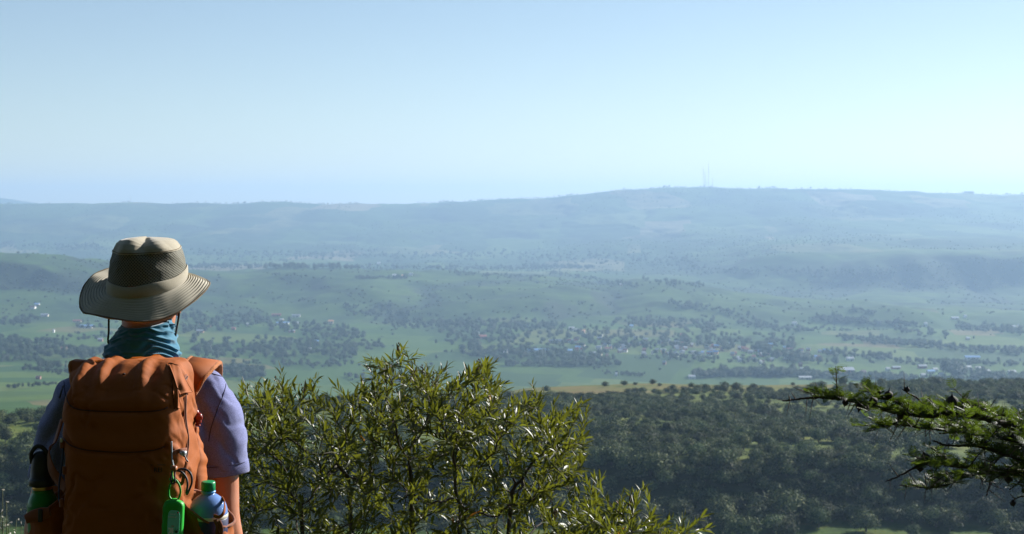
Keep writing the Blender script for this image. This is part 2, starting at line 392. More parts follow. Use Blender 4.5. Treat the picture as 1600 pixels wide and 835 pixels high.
    att['hill'] = sstep(hl - 40, hl + 120, y + nz) * (1 - sstep(3500, 3700, y))
    fs = np.interp(px, [0, 800, 1000, 1200, 1600], [3400, 3500, 3600, 3650, 3600])
    att['farslope'] = sstep(fs - 100, fs + 250, y + nz * 3)
    att['gully'] = sstep(0.86, 0.97, 1 - np.abs(2 * fbm(x / 330.0, y / 520.0, 4, 11) - 1)) * sstep(2250, 2500, y)
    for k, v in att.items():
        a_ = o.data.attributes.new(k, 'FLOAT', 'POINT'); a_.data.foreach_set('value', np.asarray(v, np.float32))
    return o
build_terrain()

# ------------------------------------------------------------------ air
def build_haze():
    V, Fa = box(0, 0, 0, 1, 1, 1)
    V = [(-13000 if a < 0 else 13000, -300 if b < 0 else 13600, -230 if c < 0 else 215) for a, b, c in V]
    t = NT('haze'); v = t.node('ShaderNodeVolumePrincipled', {'Color': (0.46, 0.70, 1.0), 'Density': HAZE_DENSITY, 'Anisotropy': 0.27})
    m = t.done(None, v.outputs[0])
    m.volume_intersection_method = 'ACCURATE' if hasattr(m, 'volume_intersection_method') else None
    o = add('haze', V, Fa, m, smooth=False); o['kind'] = 'stuff'
    tag(o, 'pale blue morning haze filling the valley', 'haze')
HAZE_DENSITY = 0.00015
build_haze()
# ================================================================== SCRUB, TREES AND HOUSES OF THE VALLEY
def leaf_cloud(n_clump, per, rx, rz, leaf, seed, zc=None, flat=0.0, low=-0.35):
    """foliage made of leaf-sized quads gathered in clumps over a lobed dome; returns V, F"""
    g = np.random.default_rng(seed); zc = rz if zc is None else zc
    lob = [(g.uniform(0, 2 * math.pi), g.uniform(-0.2, 0.9), g.uniform(0.10, 0.32)) for _ in range(7)]
    V = []
    for _ in range(n_clump):
        while True:
            d = g.normal(size=3); d /= np.linalg.norm(d)
            if d[2] > low: break
        k = 0.80
        for a, e, s in lob:
            l = np.array((math.cos(a) * math.cos(e), math.sin(a) * math.cos(e), math.sin(e))); k += s * max(0, np.dot(d, l)) ** 6
        k *= g.uniform(0.62, 1.0) ** 0.6
        c = np.array((d[0] * rx * k, d[1] * rx * k, zc + d[2] * rz * k))
        cs = leaf * g.uniform(1.2, 2.4)
        for _ in range(per):
            q = c + g.normal(size=3) * cs * np.array((1, 1, .7)) * 0.6
            nrm = d * 1.0 + g.normal(size=3) * 0.55 + np.array((0, 0, .25)); nrm /= np.linalg.norm(nrm)
            t = np.cross(nrm, g.normal(size=3)); t /= np.linalg.norm(t) + 1e-9; b = np.cross(nrm, t)
            s = leaf * g.uniform(0.6, 1.25)
            V += [q - t * s * .5, q + b * s * .32, q + t * s * .5, q - b * s * .32]
    # opaque hull inside the dense crown, added to block light passing through
    core = []
    for j in range(5):
        f0, f1 = (math.pi * (.04 + .70 * j / 5), math.pi * (.04 + .70 * (j + 1) / 5))
        for i in range(9):
            q = []
            for f, a in ((f0, i), (f1, i), (f1, i + 1), (f0, i + 1)):
                a = 2 * math.pi * (a % 9) / 9; r_ = .70 + .10 * math.sin(3 * a + f * 4 + seed)
                q.append((rx * r_ * math.sin(f) * math.cos(a), rx * r_ * math.sin(f) * math.sin(a), zc + rz * r_ * math.cos(f)))
            core += q
    V = np.array(V + core); n = len(V) // 4
    return V, np.arange(n * 4).reshape(n, 4)

def trunk_mesh(name, h, r, mat, seed, stems=3, spread=0.5):
    mb = MB(); g = random.Random(seed)
    for k in range(stems):
        a = g.uniform(0, 6.28); s = spread * g.uniform(.4, 1)
        pts = [(0.02 * math.cos(a), .02 * math.sin(a), -0.25), (s * .3 * math.cos(a), s * .3 * math.sin(a), h * .45), (s * math.cos(a), s * math.sin(a), h)]
        V, Fa = tube(spline(pts, 5), [r, r * .85, r * .7, r * .5, r * .25], 5); mb.put(V, Fa)
    return make_mesh(name, np.array(mb.V), mb.F, mat, True)

M_scrub = mat_leaf('scrub_leaves', [(0.016, 0.030, 0.012), (0.036, 0.058, 0.020), (0.080, 0.106, 0.038), (0.18, 0.20, 0.08)], 0.12, (0.09, 0.13, 0.04), 0.75, 0.15, vary=1.0, hue=.05)
M_tree = mat_leaf('valley_tree_leaves', [(0.014, 0.032, 0.014), (0.024, 0.050, 0.018), (0.040, 0.072, 0.024)], 0.22, (0.10, 0.16, 0.03), 0.6, 0.3)
M_bark = mat_plain('grey_bark', (0.10, 0.085, 0.065), 0.9, 0.3, 8)

scrub_meshes = []
for k in range(6):
    rx = (1.95, 1.6, 2.3, 1.75, 2.1, 1.5)[k]; rz = (1.45, 1.6, 1.5, 1.25, 1.8, 1.3)[k]
    V, Fa = leaf_cloud(95, 9, rx, rz, 0.34, 100 + k, zc=rz * .95)
    scrub_meshes.append((make_mesh('scrub_crown', V, Fa, M_scrub, False), trunk_mesh('scrub_trunk', rz * 1.3, .09, M_bark, 200 + k, 4, rx * .5)))
tree_meshes = []
for k in range(5):
    rx, rz, zc = ((3.6, 3.6, 5.6), (4.4, 3.3, 5.4), (2.2, 5.0, 6.6), (3.2, 4.4, 6.0), (4.9, 3.9, 5.6))[k]
    V, Fa = leaf_cloud(90, 7, rx, rz, 0.95, 300 + k, zc=zc, low=-0.75)
    tree_meshes.append((make_mesh('tree_crown', V, Fa, M_tree, False), trunk_mesh('tree_trunk', zc, .28, M_bark, 400 + k, 2, rx * .3)))

def scatter(name, pts, sc, rz, protos, label, cat, seed):
    """many plants nobody could count: ONE object that repeats the crowns of real plants of the scene"""
    g = np.random.default_rng(seed); n = len(pts)
    me = bpy.data.meshes.new(name); me.vertices.add(n); me.vertices.foreach_set('co', np.asarray(pts, np.float32).ravel())
    for k, typ, v in (('scl', 'FLOAT', sc), ('rot', 'FLOAT', rz), ('pick', 'INT', g.integers(0, len(protos), n))):
        a = me.attributes.new(k, typ, 'POINT'); a.data.foreach_set('value', np.asarray(v, np.float32 if typ == 'FLOAT' else np.int32))
    o = bpy.data.objects.new(name, me); C.objects.link(o)
    ng = bpy.data.node_groups.new(name, 'GeometryNodeTree')
    ng.interface.new_socket('Geometry', in_out='INPUT', socket_type='NodeSocketGeometry'); ng.interface.new_socket('Geometry', in_out='OUTPUT', socket_type='NodeSocketGeometry')
    N = ng.nodes; L = ng.links
    gi = N.new('NodeGroupInput'); go = N.new('NodeGroupOutput'); iop = N.new('GeometryNodeInstanceOnPoints'); jn = N.new('GeometryNodeJoinGeometry')
    for p in protos:
        oi = N.new('GeometryNodeObjectInfo'); oi.inputs['Object'].default_value = p; oi.inputs['As Instance'].default_value = True; oi.transform_space = 'ORIGINAL'
        L.new(oi.outputs['Geometry'], jn.inputs[0])
    def named(k, typ):
        q = N.new('GeometryNodeInputNamedAttribute'); q.data_type = typ; q.inputs['Name'].default_value = k; return q.outputs[0]
    cx = N.new('ShaderNodeCombineXYZ'); L.new(named('rot', 'FLOAT'), cx.inputs[2])
    L.new(gi.outputs[0], iop.inputs['Points']); L.new(jn.outputs[0], iop.inputs['Instance']); iop.inputs['Pick Instance'].default_value = True
    L.new(named('pick', 'INT'), iop.inputs['Instance Index']); L.new(cx.outputs[0], iop.inputs['Rotation']); L.new(named('scl', 'FLOAT'), iop.inputs['Scale'])
    L.new(iop.outputs[0], go.inputs[0])
    md = o.modifiers.new('plants', 'NODES'); md.node_group = ng
    o['kind'] = 'stuff'; tag(o, label, cat)
    return o

def plant(name, meshes, loc, rz, sc, label, cat, group):
    e = empty(name, loc); e.rotation_euler = (0, 0, rz); e.scale = (sc, sc, sc * random.uniform(.85, 1.15))
    tag(e, label, cat, group)
    c = add('crown', meshes[0], None, None, e); add('trunk', meshes[1], None, None, e)
    return c

# ---- bushes of the scrub plain
def scrub():
    n = 42000
    y = np.sqrt(rng.uniform(255 ** 2, 570 ** 2, n)); u = rng.uniform(-160, 1760, n); x = (u - 800) / F * y
    edge = np.interp(u, [-200, 0, 200, 400, 600, 800, 1000, 1600], [342, 345, 368, 428, 455, 525, 545, 548])
    gap = fbm(x / 26, y / 40, 3, 71)
    ok = y < edge + (fbm(x / 20, y / 20, 2, 9) - .5) * 25
    bank = (y > 267) & (y < 288)
    ledge = (y >= 288) & (y < 330)
    dens = np.where(bank, 0.98 + 0.5 * (fbm(x / 9, y / 9, 2, 77) - .5), np.where(ledge, sstep(0.52, 0.62, gap) * .8 + .05, sstep(0.40, 0.55, gap) * 0.95 + .06))
    dens = np.where(y < 267, 0.07, dens)
    rim = np.interp(u, [200, 500, 700, 1250, 1330, 1420], [0, .5, 1, 1, .8, 0])
    dens = np.where((y > edge - 72), dens * np.clip(1 - rim + .02 * (y < edge - 25), 0, 1), dens)
    ok &= rng.uniform(0, 1, n) < dens
    x, y, u = x[ok], y[ok], u[ok]
    # thin out bushes that stand inside each other
    o_ = np.argsort(y); x, y, u = x[o_], y[o_], u[o_]
    keep = []; cell = {}
    rad = rng.uniform(2.0, 3.5, len(x)) * np.interp(y, [267, 288, 300, 500], [.75, .85, 1.1, .8])
    for i in range(len(x)):
        ci, cj = int(x[i] // 4), int(y[i] // 4); good = True
        for a in (-1, 0, 1):
            for b in (-1, 0, 1):
                for j in cell.get((ci + a, cj + b), ()):
                    if (x[i] - x[j]) ** 2 + (y[i] - y[j]) ** 2 < rad[i] ** 2: good = False
        if good: keep.append(i); cell.setdefault((ci, cj), []).append(i)
    x, y, u = x[keep], y[keep], u[keep]; z = ground(x, y) - 0.1
    sc = rng.uniform(0.65, 1.3, len(x)) * np.interp(y, [260, 290, 330, 520], [.95, .85, .72, .55]) * np.where(rng.uniform(0, 1, len(x)) < .10, 1.3, 1.0); rz = rng.uniform(0, 6.28, len(x))
    py = YH - z * F / y
    # of the bushes in the frame, clear of the hiker and the near shrubs, the nearest 300 are things of their own
    vis = ((u > 390) & (u < 1600) & (py < 850) & ~((u > 385) & (u < 930)) & ~((u > 920) & (u < 1090) & (py > 745))) | ((u > 0) & (u < 45) & (py < 850))
    vis &= ~((u > 1400) & (py > 640) & (py < 765))
    cand = np.nonzero(vis)[0][:300]; solo = set(cand.tolist())
    protos = []
    for i in cand:
        k = random.randrange(6)
        if y[i] < 269: lab, grp = 'grey-green bush standing in the bright grass at the foot of the bank', 'bushes at the foot of the bank'
        elif y[i] < 288: lab, grp = 'dark grey-green bush on the shaded bank', 'bushes on the shaded bank'
        else: lab, grp = 'grey-green bush on the scrub plain just behind the bank', 'bushes of the scrub plain'
        sz = 'small' if sc[i] < .56 else 'large' if sc[i] > .80 else 'mid-sized'; lab = sz + ' ' + lab; grp = sz + ' ' + grp
        c = plant('scrub_bush', scrub_meshes[k], (x[i], y[i], z[i]), rz[i], sc[i], lab, 'bush', grp)
        if len(protos) < 10: protos.append(c)
    rest = np.array([i for i in range(len(x)) if i not in solo])
    scatter('scrubland', np.stack([x, y, z], 1)[rest], sc[rest], rz[rest], protos, 'grey-green scrub covering the plain below the town', 'scrub', 5)
    print('scrub', len(x))
scrub()

# ---- trees of the valley: belts read from the photograph, put on the terrain they stand on
BELTS = [  # x0 y0 x1 y1 count height-scale vertical-spread
 (0, 552, 165, 556, 120, .85, 10), (0, 536, 90, 540, 40, .8, 6), (35, 578, 140, 590, 40, .5, 3), (60, 575, 160, 580, 30, .7, 5), (0, 507, 60, 503, 45, .7, 5),
 (120, 512, 170, 515, 14, .6, 4), (0, 566, 60, 564, 30, .6, 3), (85, 530, 170, 528, 25, .6, 6), (0, 608, 160, 598, 40, .32, 2),
 (285, 495, 420, 505, 70, .8, 8), (285, 515, 360, 512, 40, .8, 7), (300, 548, 560, 556, 190, .85, 16), (420, 512, 570, 528, 110, .8, 10), (330, 580, 420, 592, 60, .85, 8), (430, 535, 600, 545, 70, .7, 8),
 (380, 570, 560, 572, 50, .55, 4), (540, 590, 640, 600, 40, .5, 5), (540, 492, 640, 494, 40, .7, 4), (600, 505, 700, 512, 70, .8, 8),
 (540, 478, 560, 488, 14, .6, 3), (470, 470, 690, 496, 40, .4, 6),
 (690, 508, 880, 514, 150, .8, 8), (700, 530, 1240, 540, 420, .8, 20), (720, 552, 960, 566, 170, .8, 9), (790, 572, 965, 573, 110, .6, 2.0), (960, 505, 1130, 512, 110, .8, 8),
 (1080, 589, 1262, 586, 200, .75, 4), (1150, 586, 1300, 589, 70, .65, 3), (1260, 592, 1600, 596, 170, .5, 3), (940, 584, 1010, 588, 50, .35, 2),
 (1050, 478, 1110, 486, 40, .8, 5), (1110, 486, 1170, 496, 30, .7, 4), (1150, 505, 1270, 520, 70, .75, 6), (1265, 500, 1360, 506, 90, .75, 4), (1360, 506, 1440, 512, 50, .7, 4),
 (1400, 520, 1480, 525, 40, .7, 5), (1360, 535, 1480, 545, 130, .7, 5), (1490, 512, 1600, 522, 90, .75, 5), (1310, 530, 1370, 534, 40, .6, 3), (1480, 545, 1600, 555, 90, .7, 5),
 (1190, 555, 1260, 565, 40, 1.0, 6), (1230, 568, 1310, 570, 12, 1.0, 3), (1290, 555, 1400, 562, 60, .7, 4), (1400, 568, 1600, 572, 100, .55, 3), (1330, 590, 1430, 594, 70, .6, 4), (1475, 588, 1505, 590, 16, 1.25, 3), (1520, 590, 1600, 596, 70, .8, 6),
 (1330, 487, 1370, 492, 20, .7, 3), (1000, 560, 1200, 568, 60, .6, 4),
 (285, 418, 560, 420, 220, 1.0, 3), (560, 420, 860, 421, 170, .8, 3), (700, 428, 860, 436, 60, .6, 3), (820, 418, 925, 420, 130, .9, 1.5), (860, 428, 1000, 450, 90, .7, 3), (1000, 440, 1100, 450, 40, .9, 4), (420, 432, 520, 437, 24, .6, 2), (560, 437, 640, 436, 50, .7, 1.5),
 (1060, 425, 1400, 432, 150, 1.0, 6), (0, 385, 160, 388, 110, 1.0, 5), (300, 398, 700, 402, 260, 1.0, 8), (700, 398, 1100, 410, 220, 1.0, 10),
]
def valley_trees():
    pts = []
    g = np.random.default_rng(12)
    for x0, y0, x1, y1, n, hs, sp in BELTS:
        for _ in range(n):
            t = g.uniform(); px = x0 + (x1 - x0) * t + g.normal() * 2; py = y0 + (y1 - y0) * t + g.normal() * sp * .5
            pts.append((px, py, hs * g.uniform(.55, 1.2)))
    # single trees over the fields
    for _ in range(170): pts.append((g.uniform(-20, 1620), g.uniform(470, 586), g.uniform(.25, .6)))
    T = []
    for px, py, hs in pts:
        x, y, z = hit(px, py)
        if y < 600: continue
        T.append((x, y, z - .2, hs, px))
    T = np.array(T)
    # the far slope: trees in bands and clumps, all the way up to the skyline
    m = 9000; yy = g.uniform(3700, 6650, m); uu = g.uniform(-60, 1660, m); xx = (uu - 800) / F * yy
    w = fbm(xx / 420, yy / 900, 4, 91); k = g.uniform(0, 1, m) < sstep(0.47, 0.60, w) * .95 + .02
    far = np.stack([xx[k], yy[k], ground(xx[k], yy[k]) - .3, g.uniform(.25, .55, k.sum()), uu[k]], 1)
    # skyline: where the terrain stands highest against the sky
    sk = []
    uu = g.uniform(-20, 1620, 620)
    uu = np.concatenate([uu[fbm(uu / 40, 0 * uu, 3, 13) > .45], g.uniform(330, 520, 60), g.uniform(1090, 1330, 50), g.uniform(690, 880, 40)])
    ys = np.linspace(5300, 7100, 400)
    for u in uu:
        x = (u - 800) / F * ys; zz = ground(x, ys); i = int(np.argmax(zz / ys)); sk.append((x[i], ys[i], zz[i] - .5, g.uniform(.25, .7) * (1.5 if g.uniform() < .1 else 1), u))
    sk = np.array(sk)
    # individuals: the 300 that show largest, clear of what stands in front of them
    pyv = YH - T[:, 2] * F / T[:, 1]; size = T[:, 3] * 10 / T[:, 1]
    clear = ~((T[:, 4] > 40) & (T[:, 4] < 390) & (pyv > 560)) & ~((T[:, 4] > 120) & (T[:, 4] < 330) & (pyv < 510)) & ~((T[:, 4] > 390) & (T[:, 4] < 900) & (pyv > 575)) & (T[:, 4] > 5) & (T[:, 4] < 1595)
    order = np.argsort(-size * clear)[:300]; solo = set(order.tolist()); protos = []
    for i in order:
        x, y, z, hs, u = T[i]
        if u < 200: lab, grp = 'dark leafy tree among the farm fields beyond the bright green pasture', 'trees among the left farm fields'
        elif u < 700: lab, grp = 'dark leafy tree in the farmland below the gullied ridge', 'trees below the gullied ridge'
        elif u < 1080: lab, grp = 'dark leafy tree in or below the hazy valley town', 'trees of the town'
        elif pyv[i] > 580: lab, grp = 'dark leafy tree in the belt along the rim of the scrub plain', 'trees along the rim'
        else: lab, grp = 'dark leafy tree in the hazy farmland beside the town', 'trees beside the town'
        kk = random.randrange(5); lab = lab.replace('dark leafy', ('round-crowned', 'broad low', 'tall slim', 'upright oval', 'wide spreading')[kk]); grp = ('round', 'broad', 'slim', 'oval', 'wide')[kk] + ' ' + grp
        c = plant('valley_tree', tree_meshes[kk], (x, y, z), random.uniform(0, 6.28), hs, lab, 'tree', grp)
        if len(protos) < 8: protos.append(c)
    rest = np.array([i for i in range(len(T)) if i not in solo])
    def sc(name, A, lab, seed): scatter(name, A[:, :3], A[:, 3], g.uniform(0, 6.28, len(A)), protos, lab, 'woodland', seed)
    sc('valley_woodland', T[rest], 'dark tree belts and woodlots spread over the valley floor', 21)
    sc('slope_woodland', far, 'hazy blue woodlots on the slope of the far escarpment', 22)
    sc('skyline_woodland', sk, 'tiny trees standing along the skyline of the escarpment', 23)
valley_trees()
def slope_scrub():
    g = np.random.default_rng(77); m = 60000; yy = g.uniform(2150, 3500, m); uu = g.uniform(-60, 1660, m); xx = (uu - 800) / F * yy
    gul = 1 - np.abs(2 * fbm(xx / 330.0, yy / 520.0, 4, 11) - 1)
    z0 = ground(xx, yy); sl = (ground(xx, yy + 12) - z0) / 12
    w = sstep(.84, .95, gul) * .55 + sstep(.18, .38, sl) * .8 + sstep(.55, .68, fbm(xx / 150, yy / 200, 4, 55)) * .5
    k = g.uniform(0, 1, m) < sstep(.84, .95, gul) * .07 + sstep(.16, .34, sl) * .55 + sstep(.55, .68, fbm(xx / 150, yy / 200, 4, 55)) * .05
    pr = [o for o in bpy.data.objects if o.name.startswith('crown') and o.data.name.startswith('scrub_crown')][:8]
    scatter('hillside_scrub', np.stack([xx, yy, z0 - .3], 1)[k], g.uniform(.6, 1.3, m)[k], g.uniform(0, 6.28, m)[k], pr, 'dark scrub in the gullies and on the cliffs of the ridge', 'scrub', 9)
    print('slope scrub', k.sum())
slope_scrub()
def behind():
    # trees added out of frame to block sky light on the hiker's back
    g = random.Random(4)
    for i, (x, y, s) in enumerate([(-9, -4.5, 1.0), (-5.2, -6.5, 1.15), (-1.4, -5.0, 1.05), (2.4, -6.8, 1.2), (6.0, -5.0, 1.0), (10, -3.5, 1.0), (-12.5, .5, .95), (-3.2, -10, 1.3), (4.2, -11, 1.3)]):
        plant('sky_block_tree', tree_meshes[(0, 4, 1, 3, 0, 4, 1, 0, 4)[i]], (x, y, float(ground(x, y)) - .2), g.uniform(0, 6), s, 'unseen tree added behind the viewpoint to block sky light', 'tree', 'added sky-blocking trees behind the viewpoint')
behind()

# ---- houses
def roof_mat(name, col, rough=0.45, metal=0.25):
    t = NT(name); tc = t.node('ShaderNodeTexCoord').outputs['Object']
    n = t.noise(tc, 0.6, 6, .7); w = t.node('ShaderNodeTexWave', {'Vector': tc, 'Scale': 1.6, 'Distortion': 0.0})
    c = t.mix(t.step(n, .45, .75), col, tuple(x * .55 for x in col))
    p = t.princ(Base_Color=c, Roughness=rough, Metallic=metal, Normal=t.bump(w.outputs['Fac'], .25, .05)); return t.done(p.outputs[0])
ROOF = {'white': roof_mat('white_roof', (.60, .60, .58)), 'blue': roof_mat('blue_roof', (.28, .46, .72)), 'rust': roof_mat('rusty_roof', (.30, .105, .075), .8, 0), 'grey': roof_mat('tin_roof', (.42, .44, .46)), 'orange': roof_mat('orange_roof', (.80, .42, .20), .7, 0), 'brown': roof_mat('brown_roof', (.16, .10, .08), .85, 0)}
WALL = {'cream': mat_plain('cream_wall', (.62, .55, .44), .9, .15, .5), 'pink': mat_plain('pink_wall', (.58, .36, .28), .9, .15, .5), 'white': mat_plain('white_wall', (.78, .76, .72), .9, .1, .5), 'brick': mat_plain('brick_wall', (.32, .18, .13), .9, .2, .5)}
M_dark = mat_plain('dark_opening', (.03, .03, .035), .5, .2, 3)
def house_meshes(roof, wall, L=10.0, Wd=7.0, hw=2.7, hr=1.5):
    w, f = box(0, 0, hw / 2 - .5, L, Wd, hw + 1.0)
    g = [(-L/2, -Wd/2, hw), (-L/2, Wd/2, hw), (-L/2, 0, hw + hr - .12), (L/2, -Wd/2, hw), (L/2, Wd/2, hw), (L/2, 0, hw + hr - .12)]
    b = len(w); w = list(w) + g; f = list(f) + [(b, b + 2, b + 1), (b + 3, b + 4, b + 5)]
    e = .5; s = hr / (Wd / 2); th = .12; V = []; Fa = []
    for sg in (-1, 1):
        bb = len(V)
        for xx in (-L/2 - e, L/2 + e):
            V += [(xx, sg * .01, hw + hr), (xx, sg * (Wd/2 + e), hw - e * s), (xx, sg * .01, hw + hr + th), (xx, sg * (Wd/2 + e), hw - e * s + th)]
        Fa += [tuple(bb + i for i in q) for q in ((0, 1, 5, 4), (2, 6, 7, 3), (1, 3, 7, 5), (0, 4, 6, 2), (0, 2, 3, 1), (4, 5, 7, 6))]
    do, df = box(L * .12, -Wd/2 - .02, 1.0, 1.0, .1, 2.0)
    wi, wf = box(0, -Wd/2 - .02, 1.55, 1.1, .1, 1.0)
    return (make_mesh('house_wall', np.array(w), f, wall, False), make_mesh('house_roof', np.array(V), Fa, roof, False), make_mesh('house_door', np.array(do), df, M_dark, False), make_mesh('house_window', np.array(wi), wf, M_dark, False))
HM = {}
def house(px, py, wpx, roof, wall, label, group=None, deep=None, name='house', hgt=1.0, rz=None):
    k = (roof, wall)
    if k not in HM: HM[k] = house_meshes(ROOF[roof], WALL[wall])
    x, y, z = hit(px, py); w = wpx * y / F
    e = empty(name, (x, y, z)); s = w / 11.0; d = deep or min(max(w * .7, 6.5), 13)
    e.scale = (s * .85, d / 9.0, hgt * .78 * random.uniform(.95, 1.15)); e.rotation_euler[2] = random.uniform(-.3, .3) if rz is None else rz
    tag(e, label, 'house' if name == 'house' else 'building', group)
    m = HM[k]
    add('wall', m[0], None, None, e); add('roof', m[1], None, None, e); add('door', m[2], None, None, e)
    for q in (-3.0, 3.2): add('window', m[3], None, None, e).location = (q, 0, 0)
    return e
